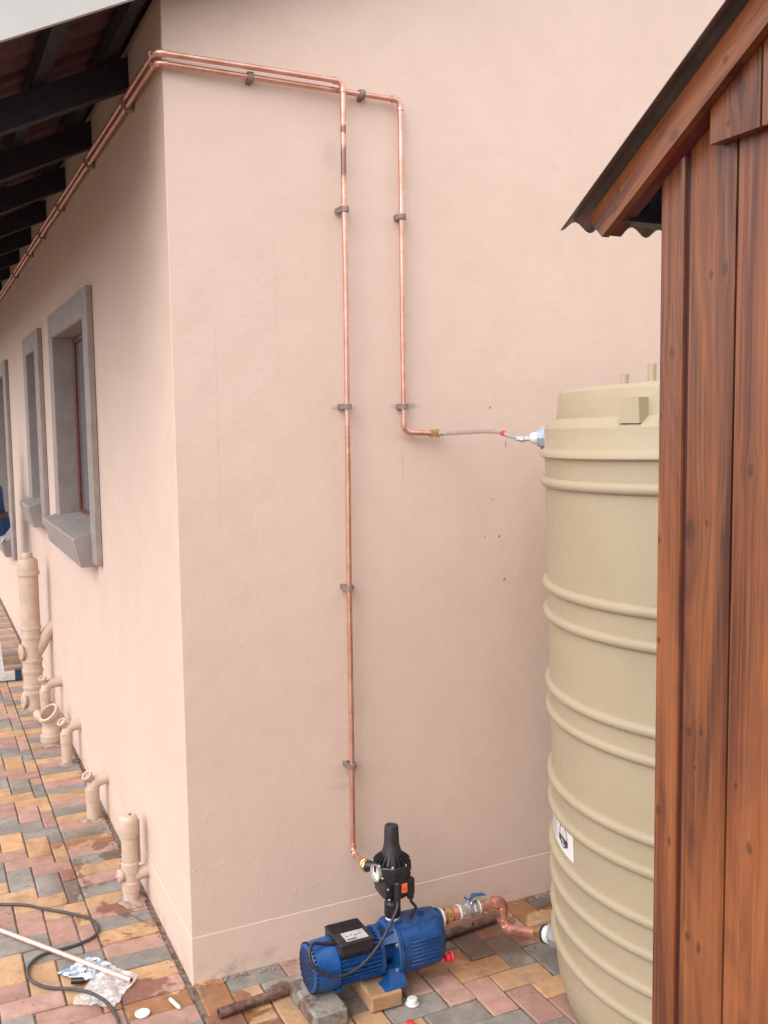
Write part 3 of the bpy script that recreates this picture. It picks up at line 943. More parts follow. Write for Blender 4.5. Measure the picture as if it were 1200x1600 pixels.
# ================================================================== SHED
SX = 0.35
shed = thing('garden_shed', (SX, -1.53, 0), 'varnished red brown plank shed with corrugated sheet roof', 'shed')
SP = math.tan(R(32.3))
RY = -2.72
def barge_z(y): return 1.917 + (-1.42 - y) * SP          # upper edge of the barge board
KN = {0: [(0.0, 0)],}
edges = [-1.530, -1.5765]
yb = -1.5855
plank_spans = [(-1.5755, -1.530)]
y = -1.5835
while y > -3.55:
    plank_spans.append((y - 0.0840, y)); y -= 0.0885
knot_world = [(-1.556, 1.690, .0055, .011), (-1.535, 1.60, .004, .006), (-1.535, 1.42, .005, .008), (-1.541, 1.01, .006, .008), (-1.566, 0.97, .004, .009), (-1.538, 1.27, .004, .005),
              (-1.5935, 1.435, .010, .022), (-1.627, 1.791, .0045, .007), (-1.652, 1.795, .006, .009), (-1.6625, 1.425, .008, .020), (-1.627, 1.452, .0035, .006),
              (-1.598, 1.148, .006, .008), (-1.622, 1.154, .0045, .009), (-1.612, 1.097, .003, .004), (-1.601, 0.838, .006, .007), (-1.624, 0.832, .0045, .013),
              (-1.704, 1.529, .007, .010), (-1.690, 1.097, .003, .005), (-1.716, 1.02, .005, .009), (-1.745, 1.88, .005, .01), (-1.80, 1.7, .007, .01), (-1.83, 1.2, .006, .01), (-1.88, 1.5, .006, .012)]
for k, (a, b) in enumerate(plank_spans):
    zt = min(barge_z(max(a, RY)) if a > RY else 1.917 + (-1.42 - (2 * RY - b)) * SP, 9) + 0.0
    yc = (a + b) / 2
    zt = min(barge_z(b), 1.917 + (-1.42 - (2 * RY - a)) * SP) if yc < RY else barge_z(b)
    ctr = Vector((SX, yc, 0.06))
    kn = [(ky - yc, kz - 0.06, rx, rz) for ky, kz, rx, rz in knot_world if a - .004 < ky < b + .004]
    m = MB(); xo = rb.uniform(-0.0012, 0.0012) - (0.004 if k == 0 else 0)
    m.box((SX + xo, a, 0.06), (SX + 0.02, b, max(0.5, zt - 0.004)), 0.0028)
    m.build('plank', wood('shed_wood_%d' % k, k * 1.37 + 0.6, kn, (1.12, 0.98, 1.2, 0.9, 1.1, 0.85)[k % 6]), shed, origin=ctr, smooth=0)
    bk = MB(); bk.box((SX + 0.021, -3.45, 0.06), (SX + 0.05, -1.535, 1.90))
bk.prism([(SX + 0.0215, -1.54, 1.9), (SX + 0.0215, -3.45, 1.9), (SX + 0.0215, -3.45, 1.93), (SX + 0.0215, RY, barge_z(RY) - .05), (SX + 0.0215, -1.54, 1.93)], (0.028, 0, 0))
bk.build('wall_backing', M['rafter'], shed, smooth=0)
jn = MB(); jn.box((SX + 0.004, -1.5832, 0.06), (SX + 0.02, -1.5757, 1.96)); jn.build('joint_strip', M['groove'], shed, smooth=0)
# far side wall (facing the tank) and the rest of the hut
wd_ = wood('shed_wood_side', 9.3, (), 0.95)
for k in range(20):
    m = MB(); xa = SX + 0.022 + k * 0.0885
    m.box((xa, -1.552, 0.06), (xa + 0.0855, -1.532, 1.93), 0.0028)
    m.build('plank', wd_, shed, origin=(xa, -1.54, 0.06), smooth=0)
fl = MB(); fl.box((SX + 0.05, -3.45, 0.0), (SX + 1.8, -1.556, 0.059)); fl.build('floor_bearer', M['rafter'], shed, smooth=0)
bw = MB(); bw.box((SX + 0.05, -3.47, 0.06), (SX + 1.8, -3.45, 1.9)); bw.box((SX + 1.79, -3.449, 0.06), (SX + 1.81, -1.556, 1.9)); bw.build('back_wall', wd_, shed, smooth=0)
# upper gable cladding laid over the wall planks
gy = -1.640
for k in range(20):
    a, b = gy - 0.0885, gy - 0.0005
    if a < 2 * RY + 1.64: break
    zl, zr = (barge_z(b), barge_z(a))
    if (a + b) / 2 < RY: zl, zr = barge_z(2 * RY - b), barge_z(2 * RY - a)
    ctr = Vector((SX - 0.019, (a + b) / 2, 1.957))
    m = MB()
    m.prism([(SX - 0.019, a + .0015, 1.957), (SX - 0.019, b - .0015, 1.957), (SX - 0.019, b - .0015, zl - 0.006), (SX - 0.019, a + .0015, zr - 0.006)], (0.016, 0, 0))
    kn = [(-0.012, 0.055, .008, .012), (0.010, 0.018, .004, .005)] if k == 0 else [(0.01, 0.12, .006, .01)]
    m.build('gable_plank', wood('gable_wood_%d' % k, 20.3 + k * 2.1, kn, 0.95), shed, origin=ctr, smooth=0)
    gy = a
# barge boards
def barge(sign):
    # local: y across, z along the slope, x thickness
    ang = R(32.3)
    y0, z0 = -1.402, 1.9
    L = (1.402 - 0.0 + RY) 
    length = (-1.402 - RY) / math.cos(ang)
    m = MB()
    wdt = 0.0465
    m2 = [(0, 0, 0.0), (0, -wdt, 0.012), (0, -wdt, length + .0), (0, 0, length)]
    m.prism([Vector(q) for q in m2], (0.013, 0, 0))
    kn = [(-0.018, 0.075, .005, .005), (-0.030, 0.058, .004, .004), (-0.038, 0.200, .007, .010), (-0.028, 0.315, .005, .006)]
    o = m.build('barge_board', wood('barge_wood', 33.7, kn, 1.05), shed, origin=(0, 0, 0), smooth=0)
    # z axis along the slope (towards the ridge), y axis across pointing up
    zax = Vector((0, -math.cos(ang), math.sin(ang))); yax = Vector((0, math.sin(ang), math.cos(ang))); xax = Vector((1, 0, 0))
    mw = Matrix((( xax.x, yax.x, zax.x, SX - 0.035), (xax.y, yax.y, zax.y, y0), (xax.z, yax.z, zax.z, barge_z(y0) - 0.001), (0, 0, 0, 1)))
    if sign < 0:
        mw = Matrix.Translation((0, 2 * RY, 0)) @ Matrix.Diagonal((1, -1, 1, 1)) @ mw
    o.matrix_local = Matrix.Translation(-WORLD[shed.name]) @ mw
    return o
barge(1)
b2 = barge(-1)
# a thin fillet strip under the barge board, set back towards the wall
fs_ = MB()
fs_.prism([(SX - 0.0215, -1.440, barge_z(-1.440) - 0.056), (SX - 0.021, RY, barge_z(RY) - 0.056), (SX - 0.021, RY, barge_z(RY) - 0.022), (SX - 0.0215, -1.440, barge_z(-1.440) - 0.022)], (0.0205, 0, 0))
fs_.build('fillet', M['maroon'], shed, smooth=0)
# corrugated roof sheets
def sheet(sign, name='roof_sheet'):
    m = MB()
    pitch, amp = 0.056, 0.0075
    x0, x1 = SX - 0.064, SX + 1.9
    nn_ = int((x1 - x0) / pitch * 8)
    ya, yr = -1.372, RY
    secs = []
    for yv in (ya, yr):
        zc = barge_z(yv) + 0.011
        loop = []
        for i in range(nn_ + 1):
            x = x0 + (x1 - x0) * i / nn_
            loop.append(Vector((x, yv, zc - amp * math.cos(2 * math.pi * (x - x0) / pitch))))
        loop += [q + Vector((0, 0, 0.0015)) for q in reversed(loop)]
        if sign < 0: loop = [Vector((q.x, 2 * RY - q.y, q.z)) for q in loop]
        secs.append(loop)
    m.loft(secs, cap=True)
    return m.build(name, M['sheet'], shed, smooth=40)
sheet(1); sheet(-1)
pu = MB()
pu.box((SX - 0.018, -1.475, barge_z(-1.475) - 0.062), (SX + 1.85, -1.438, barge_z(-1.475) - 0.012), 0.002)
pu.build('eave_purlin', M['rafter'], shed, smooth=0)
cf = MB(); cf.lathe((SX - .05, RY, barge_z(RY) + .03), (1, 0, 0), [(0, .03), (1.95, .03)], 12); cf.build('ridge_cap', M['sheet'], shed)

# ================================================================== PUMP
PXc, PYc, PZc = 0.25, -0.265, 0.118
def paver_block(name, lo, hi, mt, label, rz):
    c = Vector(((lo[0] + hi[0]) / 2, (lo[1] + hi[1]) / 2, lo[2]))
    m = MB()
    h = [(hi[i] - lo[i]) / 2 for i in range(3)]
    m.box((c.x - h[0], c.y - h[1], lo[2]), (c.x + h[0], c.y + h[1], hi[2]), 0.006)
    o = m.build(name, mt, None, origin=c, smooth=0)
    o.rotation_euler.z = R(rz)
    return tag(o, label, 'brick', 'loose bricks under the pump')
paver_block('loose_brick', (0.226, -0.378, 0.0015), (0.322, -0.190, 0.050), M['grey'], 'loose grey brick under the motor end of the blue pump', 1.5)
paver_block('loose_brick', (0.396, -0.368, 0.0015), (0.492, -0.180, 0.050), M['yellow'], 'loose tan brick under the cast foot of the blue pump', -1.0)
pump = thing('water_pump', (0.45, PYc, 0.051), 'blue electric water pump with black terminal box, set on two bricks', 'pump')
AX = (1, 0, 0)
O0 = (0, PYc, PZc)
m = MB(); m.lathe(O0, AX, [(0.249, 0.0), (0.249, 0.055), (0.252, 0.062), (0.258, 0.066), (0.318, 0.0695), (0.323, 0.0695), (0.325, 0.066), (0.325, 0.05)], 40)
fan = m.build('fan_cover', M['blue'], pump, smooth=30)
vg = MB()
for row in range(9):
    zz = -0.048 + row * 0.012
    half = math.sqrt(max(0, 0.056 ** 2 - zz ** 2))
    nsl = max(2, int(half * 2 / 0.011))
    for k in range(nsl):
        yy = -half + (k + 0.5) * 2 * half / nsl
        vg.box((0.2478, PYc + yy - 0.0038, PZc + zz - 0.0034), (0.2515, PYc + yy + 0.0038, PZc + zz + 0.0034))
# slots wrapping onto the rim of the cover
for k in range(36):
    a = 2 * math.pi * k / 36
    mm = Matrix.Translation((0, PYc, PZc)) @ Matrix.Rotation(a, 4, 'X')
    vg.box((0.2535, -0.0026, 0.0597), (0.2595, 0.0026, 0.0672), 0, mm)
vg.build('vent_slots', M['hole'], fan, smooth=0)
m = MB(); m.lathe(O0, AX, [(0.322, 0.0), (0.322, 0.0565), (0.46, 0.0565), (0.465, 0.050), (0.465, 0)], 40)
for k in range(34):
    a = 2 * math.pi * k / 34
    mm = Matrix.Translation((0, PYc, PZc)) @ Matrix.Rotation(a, 4, 'X')
    m.box((0.3262, -0.0015, 0.055), (0.452, 0.0015, 0.0655), 0, mm)
m.build('motor_body', M['blue'], pump, smooth=30)
# rear foot with bolt
m = MB(); m.box((0.312, PYc - 0.045, 0.0505), (0.338, PYc + 0.045, 0.060), 0.002); m.box((0.316, PYc - 0.02, 0.058), (0.334, PYc + 0.02, 0.070), 0.002)
m.lathe((0.326, PYc - 0.037, 0.0595), (0, 0, 1), [(0, .0075), (0.007, .0075), (0.007, 0)], 6)
m.build('rear_foot', M['blue_cast'], pump, smooth=20)
# terminal box
tb = MB()
tb.box((0.321, -0.338, 0.168), (0.421, -0.222, 0.197), 0.003)
tb.box((0.330, -0.322, 0.150), (0.415, -0.235, 0.170), 0.002)
tbo = tb.build('terminal_box', M['black'], pump, smooth=20)
ld = MB(); ld.box((0.3195, -0.3395, 0.1935), (0.4225, -0.2205, 0.2015), 0.0025)
for k in range(11):
    ld.box((0.326, -0.272 + k * 0.0046, 0.2005), (0.416, -0.270 + k * 0.0046, 0.2030))
ldo = ld.build('lid', M['black'], tbo, smooth=20)
pl = MB(); pl.box((0.343, -0.328, 0.2012), (0.408, -0.282, 0.2024)); plo = pl.build('rating_plate', M['plate'], tbo, smooth=0)
pk = MB(); pk.box((0.347, -0.3235, 0.2020), (0.374, -0.3185, 0.2029)); 
for k in range(4): pk.box((0.349 + .013 * k, -0.306 + 0.004 * (k % 2), 0.2020), (0.357 + .013 * k, -0.3035 + .004 * (k % 2), 0.2028))
pk.build('plate_print', M['print_dark'], tbo, smooth=0)
gl = MB(); gl.lathe((0.322, -0.285, 0.183), (-1, 0, 0.12), [(0, .011), (0.012, .011), (0.013, .009), (0.022, .008), (0.024, .005)], 12); gl.build('cable_gland', M['black'], tbo)
# bracket casting with openings
m = MB()
m.lathe(O0, AX, [(0.447, 0.048), (0.447, 0.068), (0.457, 0.069), (0.460, 0.060), (0.460, 0.046)], 36)
m.lathe(O0, AX, [(0.494, 0.03), (0.494, 0.079), (0.498, 0.082), (0.508, 0.082), (0.510, 0.078), (0.510, 0.0)], 44)
for a in (45, 135, 225, 315):
    mm = Matrix.Translation((0, PYc, PZc)) @ Matrix.Rotation(R(a), 4, 'X')
    secs = []
    for xx, r_, w_ in ((0.452, 0.058, 0.010), (0.475, 0.062, 0.009), (0.499, 0.074, 0.014)):
        secs.append([mm @ Vector((xx, -w_, r_ - 0.012)), mm @ Vector((xx, w_, r_ - 0.012)), mm @ Vector((xx, w_, r_ + 0.006)), mm @ Vector((xx, -w_, r_ + 0.006))])
    m.loft(secs)
m.build('bracket', M['blue_cast'], pump, smooth=30)
inn = MB(); inn.lathe(O0, AX, [(0.461, 0.036), (0.494, 0.036)], 24); inn.build('shaft_housing', M['blue_cast'], pump)
for sgn in (-1, 1):
    m = MB()
    ya = PYc + sgn * 0.030; yb_ = PYc + sgn * 0.098
    m.loft([[Vector((0.468, ya, 0.088)), Vector((0.507, ya, 0.088)), Vector((0.507, ya + sgn * .03, 0.088)), Vector((0.468, ya + sgn * .03, 0.088))],
            [Vector((0.460, ya + sgn * .018, 0.063)), Vector((0.507, ya + sgn * .018, 0.063)), Vector((0.507, yb_ - sgn * .008, 0.063)), Vector((0.460, yb_ - sgn * .008, 0.063))],
            [Vector((0.440, ya + sgn * .018, 0.0505)), Vector((0.507, ya + sgn * .018, 0.0505)), Vector((0.507, yb_, 0.0505)), Vector((0.440, yb_, 0.0505))]])
    m.build('foot', M['blue_cast'], pump, smooth=30)
for k in range(6):
    a = R(30 + 60 * k)
    bc = Vector((0.4925, PYc + 0.073 * math.cos(a), PZc + 0.073 * math.sin(a)))
    m = MB(); m.lathe(bc, (-1, 0, 0), [(-0.003, .0055), (0.004, .0055), (0.0045, .004), (0.0045, 0)], 6); m.build('bolt', M['steel'], pump, smooth=20)
# pump body: rounded-square casting
def sect(x, hy, hzt, hzb, n_=4.0, N=44):
    q = []
    for k in range(N):
        a = 2 * math.pi * k / N
        c, s_ = math.cos(a), math.sin(a)
        yy = hy * math.copysign(abs(c) ** (2 / n_), c)
        zz = math.copysign(abs(s_) ** (2 / n_), s_)
        q.append(Vector((x, PYc + yy, PZc + zz * (hzt if zz > 0 else hzb))))
    return q
m = MB()
m.loft([sect(0.508, 0.070, 0.070, 0.070, 2.6), sect(0.512, 0.0735, 0.073, 0.073, 2.8), sect(0.545, 0.0725, 0.072, 0.071, 3.0), sect(0.60, 0.0705, 0.071, 0.068, 3.2), sect(0.632, 0.068, 0.069, 0.064, 3.2), sect(0.646, 0.063, 0.066, 0.058, 3.0), sect(0.653, 0.052, 0.058, 0.048, 2.6), sect(0.655, 0.03, 0.04, 0.03, 2.2)])
for k in range(7):                                   # shallow cast flutes on the flank
    mm = Matrix.Translation((0, 0, 0))
    z_ = PZc - 0.030 + 0.011 * k
    m.box((0.535, PYc - 0.0732, z_ - 0.0018), (0.622, PYc - 0.065, z_ + 0.0018), 0.001)
m.build('pump_body', M['blue_cast'], pump, smooth=40)
m = MB()
m.loft([[Vector((x, PYc + sy * w_, z_)) for sy, z_ in ((-1, 0.165), (1, 0.165), (1, 0.186 - dz), (0.8, 0.194 - dz), (-0.8, 0.194 - dz), (-1, 0.186 - dz))] for x, w_, dz in ((0.478, 0.030, 0.006), (0.485, 0.038, 0.001), (0.53, 0.044, 0.0), (0.60, 0.040, 0.001), (0.646, 0.032, 0.002), (0.656, 0.024, 0.008))])
m.lathe((0.512, PYc, 0.190), (0, 0, 1), [(0, .027), (0.008, .027), (0.009, .02)], 8)
m.lathe((0.600, PYc, 0.190), (0, 0, 1), [(0, .013), (0.006, .013), (0.006, .009), (0.013, .009), (0.013, 0)], 6)
m.build('top_housing', M['blue_cast'], pump, smooth=25)
m = MB(); m.lathe((0.650, PYc, 0.163), AX, [(0, .031), (0.006, .031), (0.009, .028), (0.012, .0)], 24); m.build('inlet_port', M['blue_cast'], pump, smooth=30)
m = MB(); m.lathe((0.6615, PYc, 0.163), AX, [(0, .022), (0.0, .0275), (0.006, .0275), (0.006, .018)], 24); m.build('sealing_tape', M['white'], pump, smooth=30)
m = MB(); m.tube([Vector((0.672, PYc - .05, 0.068)) + Vector((0, 0.011 * math.cos(a), 0.011 * math.sin(a))) for a in [2 * math.pi * k / 20 for k in range(21)]], 0.0048, 10)
m.lathe((0.652, PYc - .05, 0.068), AX, [(0, .012), (0.012, .012), (0.012, 0)], 10)
m.build('drain_plug', M['redp'], pump)

# ---------------------------------------------------------------- pressure controller on top of the pump
CX, CY = 0.512, -0.262
ctl = thing('pressure_controller', (CX, CY, 0.199), 'black pump controller with round gauge and orange button, on the blue pump', 'controller')
m = MB(); m.lathe((CX, CY, 0), Z, [(0.199, 0.0), (0.199, .0205), (0.206, .0205), (0.206, 0.015)], 20); m.build('sealing_tape', M['white'], ctl)
m = MB(); m.lathe((CX, CY, 0), Z, [(0.205, .021), (0.212, .0235), (0.245, .0235), (0.252, .0205), (0.270, .0205)], 14)
m.build('neck', M['black'], ctl, smooth=20)
m = MB()
m.loft([[Vector((CX + px_, CY + py_, z_)) for px_, py_ in ((-w_, -d1), (w_, -d1), (w_ + .004, -d1 * .4), (w_, d1), (-w_, d1), (-w_ - .004, -d1 * .4))] for z_, w_, d1 in ((0.262, 0.024, 0.024), (0.276, 0.036, 0.036), (0.318, 0.042, 0.043), (0.326, 0.040, 0.040))])
m.build('lower_body', M['black'], ctl, smooth=25)
m = MB(); m.lathe((CX, CY, 0), Z, [(0.316, 0.0), (0.316, .047), (0.320, .0515), (0.344, .0535), (0.346, .0555), (0.364, .0555), (0.367, .053), (0.367, 0)], 10)
m.build('drum', M['black'], ctl, smooth=20)
m = MB(); m.lathe((CX, CY, 0), Z, [(0.366, .038), (0.376, .034), (0.395, .0275), (0.415, .0225), (0.428, .0212), (0.464, .0200), (0.470, .0185), (0.472, 0.015), (0.469, .012), (0.469, 0)], 28)
tw = m.build('tower', M['black_soft'], ctl, smooth=35)
for k in range(20):
    a = 2 * math.pi * k / 20
    mm = Matrix.Translation((CX, CY, 0)) @ Matrix.Rotation(a, 4, 'Z')
    rbm = MB(); rbm.loft([[mm @ Vector((0.022, s_ * 0.0013, 0.366)), mm @ Vector((0.053, s_ * 0.0013, 0.366)), mm @ Vector((0.053, s_ * 0.0013, 0.373)), mm @ Vector((0.024, s_ * 0.0013, 0.397))] for s_ in (-1, 1)])
    rbm.build('rib', M['black'], ctl, smooth=0)
for k in range(8):
    a = 2 * math.pi * (k + .5) / 8
    c = Vector((CX + 0.051 * math.cos(a), CY + 0.051 * math.sin(a), 0.366))
    sc = MB(); sc.lathe(c, Z, [(0, .004), (0.0045, .004), (0.0062, .0028), (0.0062, 0)], 8); sc.build('screw', M['steel'], ctl)
for (x_, z_) in ((-0.034, 0.308), (-0.030, 0.278), (0.046, 0.332), (-0.044, 0.338)):
    sc = MB(); sc.lathe((CX + x_, CY - 0.042 + 0.012 * (abs(x_) > .04), z_), (0, -1, 0), [(0, .0035), (0.004, .0035), (0.0052, .002), (0.0052, 0)], 8); sc.build('screw', M['steel'], ctl)
# gauge facing along the wall
gc = Vector((0.462, -0.266, 0.345)); gd = Vector((-0.99, -0.12, 0.03)).normalized()
m = MB(); m.lathe(gc + Vector((0.04, 0, 0)), gd, [(0, .020), (0.034, .022), (0.036, .0245), (0.044, .0245), (0.046, .022), (0.044, .0212)], 24); gau = m.build('gauge', M['black'], ctl, smooth=30)
m = MB(); m.lathe(gc + Vector((0.04, 0, 0)) + gd * .0425, gd, [(0, .0212), (0.0006, .0212), (0.0006, 0)], 24); m.build('dial', M['white'], gau)
m = MB(); m.lathe(gc + Vector((0.04, 0, 0)) + gd * .040, gd, [(0, .0247), (0.008, .0247), (0.008, .0217), (0.004, .0214)], 24); m.build('bezel', M['steel'], gau)
ndl = MB()
side = gd.cross(Z).normalized(); ndl_c = gc + Vector((0.04, 0, 0)) + gd * .0445
for a, l_ in ((0.7, 0.011), (0.7 + math.pi, 0.004)):
    t_ = side * math.cos(a) + Z * math.sin(a); s_ = gd.cross(t_)
    ndl.add([ndl_c - s_ * .0006, ndl_c + s_ * .0006, ndl_c + t_ * l_], [(0, 1, 2)])
ndl.build('needle', M['print_dark'], gau, smooth=0, fix=False)
m = MB(); m.box((CX + 0.002, CY - 0.0475, 0.288), (CX + 0.026, CY - 0.036, 0.320), 0.003); bt_ = m.build('switch_surround', M['black_soft'], ctl, smooth=20)
m = MB(); m.box((CX + 0.004, CY - 0.0505, 0.290), (CX + 0.024, CY - 0.046, 0.317), 0.0025); bo = m.build('button', M['orange'], bt_, smooth=20)
m = MB(); m.lathe((CX + .014, CY - .0502, 0.303), (0, -1, 0), [(0, .004), (0.0012, .004), (0.0012, 0)], 10); m.build('button_lamp', M['redp'], bt_)
for (x_, y_, za, zb, r_) in ((-0.006, -0.047, 0.268, 0.322, 0.0105), (0.042, -0.030, 0.262, 0.318, 0.0125)):
    m = MB(); m.lathe((CX + x_, CY + y_, za), Z, [(0, .006), (0, r_ * .8), (0.012, r_ * .85), (0.014, r_), (zb - za, r_), (zb - za + .004, r_ * .6), (zb - za + .004, 0)], 12); m.build('strain_relief', M['black'], ctl, smooth=30)
m = MB(); m.tube(smooth_path([(CX - .006, CY - .047, 0.272), (0.497, -0.322, 0.255), (0.468, -0.335, 0.222), (0.436, -0.342, 0.183), (0.381, -0.345, 0.138), (0.320, -0.346, 0.122), (0.270, -0.343, 0.137), (0.243, -0.332, 0.163), (0.240, -0.315, 0.193), (0.258, -0.298, 0.203), (0.280, -0.290, 0.194), (0.302, -0.286, 0.1865)], 8), 0.0046, 10)
m.build('power_cable', M['black_soft'], ctl, smooth=60)
m = MB(); m.tube(smooth_path([(CX + .042, CY - .030, 0.266), (0.557, -0.292, 0.250), (0.572, -0.290, 0.228), (0.566, -0.283, 0.211), (0.560, -0.278, 0.1945)], 8), 0.0042, 10)
m.build('short_cable', M['black_soft'], ctl, smooth=60)
m = MB(); m.tube([(0.458, -0.208, 0.342), (0.470, -0.225, 0.344), (CX - .02, CY + .02, 0.345)], 0.015, 14); m.build('outlet', M['black'], ctl)

# ---------------------------------------------------------------- suction line with ball valve
suc = thing('suction_pipe', (0.79, PYc, 0.05), 'copper suction line with blue lever valve between pump and tank', 'pipe')
IZ = 0.165
I0 = Vector((0.667, PYc, IZ - .001)); ID = Vector((1, -0.02, 0.035)).normalized()
def at(d): return I0 + ID * d
m = MB(); m.lathe(I0, ID, [(0, .017), (0.0, .019), (0.012, .019), (0.013, .0235), (0.030, .0235), (0.031, .018), (0.036, .018)], 8); m.build('brass_nipple', M['brass'], suc, smooth=20)
m = MB(); m.lathe(at(0.035), ID, [(0, .018), (0.001, .0205), (0.020, .0205), (0.021, .017)], 16); m.build('copper_adapter', M['copper_dull'], suc)
m = MB(); m.lathe(at(0.055), ID, [(0, .015), (0, .0225), (0.005, .0225), (0.005, .015)], 16); m.lathe(at(0.119), ID, [(0, .015), (0, .0215), (0.005, .0215), (0.005, .015)], 16); m.build('thread_tape', M['white'], suc)
m = MB(); m.lathe(at(0.060), ID, [(0, .02), (0.001, .0225), (0.014, .0225), (0.017, .0185), (0.022, .0195), (0.030, .022), (0.038, .0195), (0.043, .0185), (0.046, .0225), (0.058, .0225), (0.059, .02)], 8)
m.lathe(at(0.090), Z, [(0.015, .010), (0.030, .009), (0.030, .0055), (0.036, .0055), (0.036, .008), (0.041, .008), (0.041, 0)], 10)
val = m.build('ball_valve', M['steel'], suc, smooth=25)
m = MB(); lv = at(0.090) + Vector((0, 0, 0.034))
m.loft([[lv + Vector((a, s_ * w_, h_)), lv + Vector((a, -s_ * w_, h_)), lv + Vector((a, -s_ * w_, h_ + .003)), lv + Vector((a, s_ * w_, h_ + .003))] for a, w_, h_, s_ in ((-0.010, 0.009, 0.0, 1), (0.008, 0.009, 0.0, 1), (0.018, 0.0085, 0.005, 1), (0.050, 0.0075, 0.001, 1), (0.056, 0.006, -0.002, 1))])
m.build('lever', M['blue'], val, smooth=30)
E1 = at(0.204); E2 = EL2
m = MB(); m.tube([at(0.123), E1 - ID * .018], 0.0145, 16); m.build('tube', M['copper_dull'], suc)
m = MB(); m.tube(elbow_path(at(0.12), E1, E2, 0.022), 0.0165, 16); pth = elbow_path(at(0.12), E1, E2, 0.022)
m.lathe(pth[0], -ID, [(-.002, .015), (-.002, .0185), (0.008, .0185), (0.009, .014)], 16); m.lathe(pth[-1], (E2 - E1), [(-.002, .015), (-.002, .0185), (0.008, .0185), (0.009, .014)], 16)
m.build('elbow', M['copper'], suc, smooth=45)
dv_ = (E2 - E1).normalized()
m = MB(); m.tube([E1 + dv_ * .022, E2 - dv_ * .022], 0.0145, 16); m.build('tube', M['copper_dull'], suc)
m = MB(); pth = elbow_path(E1, E2, OUT, 0.022); m.tube(pth, 0.0165, 16)
od2 = (OUT - E2).normalized()
m.lathe(pth[0], -dv_, [(-.002, .015), (-.002, .0185), (0.008, .0185), (0.009, .014)], 16); m.lathe(pth[-1], od2, [(-.002, .015), (-.002, .0185), (0.008, .0185), (0.009, .014)], 16)
m.build('elbow', M['copper'], suc, smooth=45)
Lo = (OUT - E2).length
m = MB(); m.tube([E2 + od2 * .022, OUT - od2 * .066], 0.0145, 16); m.build('tube', M['copper_dull'], suc)
m = MB(); m.lathe(OUT - od2 * .086, od2, [(0, .015), (0, .019), (0.018, .022), (0.028, .022), (0.028, .016)], 12); m.build('brass_adapter', M['brass'], suc, smooth=25)
m = MB(); m.lathe(OUT - od2 * .058, od2, [(0, .015), (0, .0265), (0.008, .0265), (0.008, .02)], 14); m.build('rubber_washer', M['black_soft'], suc)
m = MB(); m.lathe(OUT - od2 * .050, od2, [(0, .02), (0, .0245), (0.020, .0245), (0.020, .02)], 14); m.lathe(OUT - od2 * .044, od2, [(0, .0247), (0.001, .0262), (0.005, .0262), (0.006, .0247)], 14); m.build('white_coupling', M['white'], suc)

# ================================================================== DRAIN FITTINGS ALONG THE LEFT WALL
def vpipe(m, x, y, z0, z1, r, seg=22):
    m.lathe((x, y, z0), Z, [(0, r), (z1 - z0, r), (z1 - z0, 0)], seg)
def collar(root, x, y, z, r, h=0.02, name='collar'):
    m = MB(); m.lathe((x, y, z), Z, [(-h / 2 - .002, r * .98), (-h / 2, r * 1.10), (h / 2, r * 1.10), (h / 2 + .004, r * .98)], 22); m.build(name, M['drain'], root)
def eye(root, c, d, r, name='inspection_cap'):
    m = MB(); m.lathe(c, d, [(-0.03, r * .75), (0.0, r * .75), (0, r), (0.010, r), (0.012, r * .92), (0.012, r * .3), (0.018, r * .28), (0.018, 0)], 20); m.build(name, M['drain'], root)
DG = 'drain fittings along the side wall'
# tall stack
sx, sy, sr = -0.110, 3.10, 0.052
stack = thing('soil_pipe', (sx, sy, 0), 'tall beige soil pipe with screw cap, standing by the side wall', 'drain pipe', DG)
m = MB(); vpipe(m, sx, sy, 0, 0.80, sr); m.build('pipe', M['drain'], stack)
m = MB(); m.lathe((sx, sy, 0.78), Z, [(-.012, sr), (-.010, sr * 1.17), (0.010, sr * 1.17), (0.014, sr * 1.07), (0.065, sr * 1.05), (0.080, sr * .9), (0.085, sr * .6), (0.088, sr * .5)], 24); m.build('cap', M['drain'], stack)
m = MB(); m.lathe((sx, sy, 0.865), Z, [(0, sr * .45), (0.004, sr * .55), (0.022, sr * .55), (0.030, sr * .45), (0.032, 0)], 18); m.build('cap_knob', M['drain'], stack)
for z_ in (0.47, 0.42, 0.285, 0.225, 0.135, 0.10): collar(stack, sx, sy, z_, sr, 0.014)
eye(stack, (sx - 0.052, sy - 0.01, 0.335), (-1, -0.15, 0), 0.045)
eye(stack, (sx - 0.050, sy - 0.01, 0.060), (-1, -0.15, 0.1), 0.045)
m = MB(); m.tube(smooth_path([(sx, sy, 0.29), (sx + 0.045, sy - 0.01, 0.36), (sx + 0.09, sy - 0.02, 0.44), (0.02, sy - .02, 0.48)], 5), 0.034, 16); m.build('branch', M['drain'], stack)
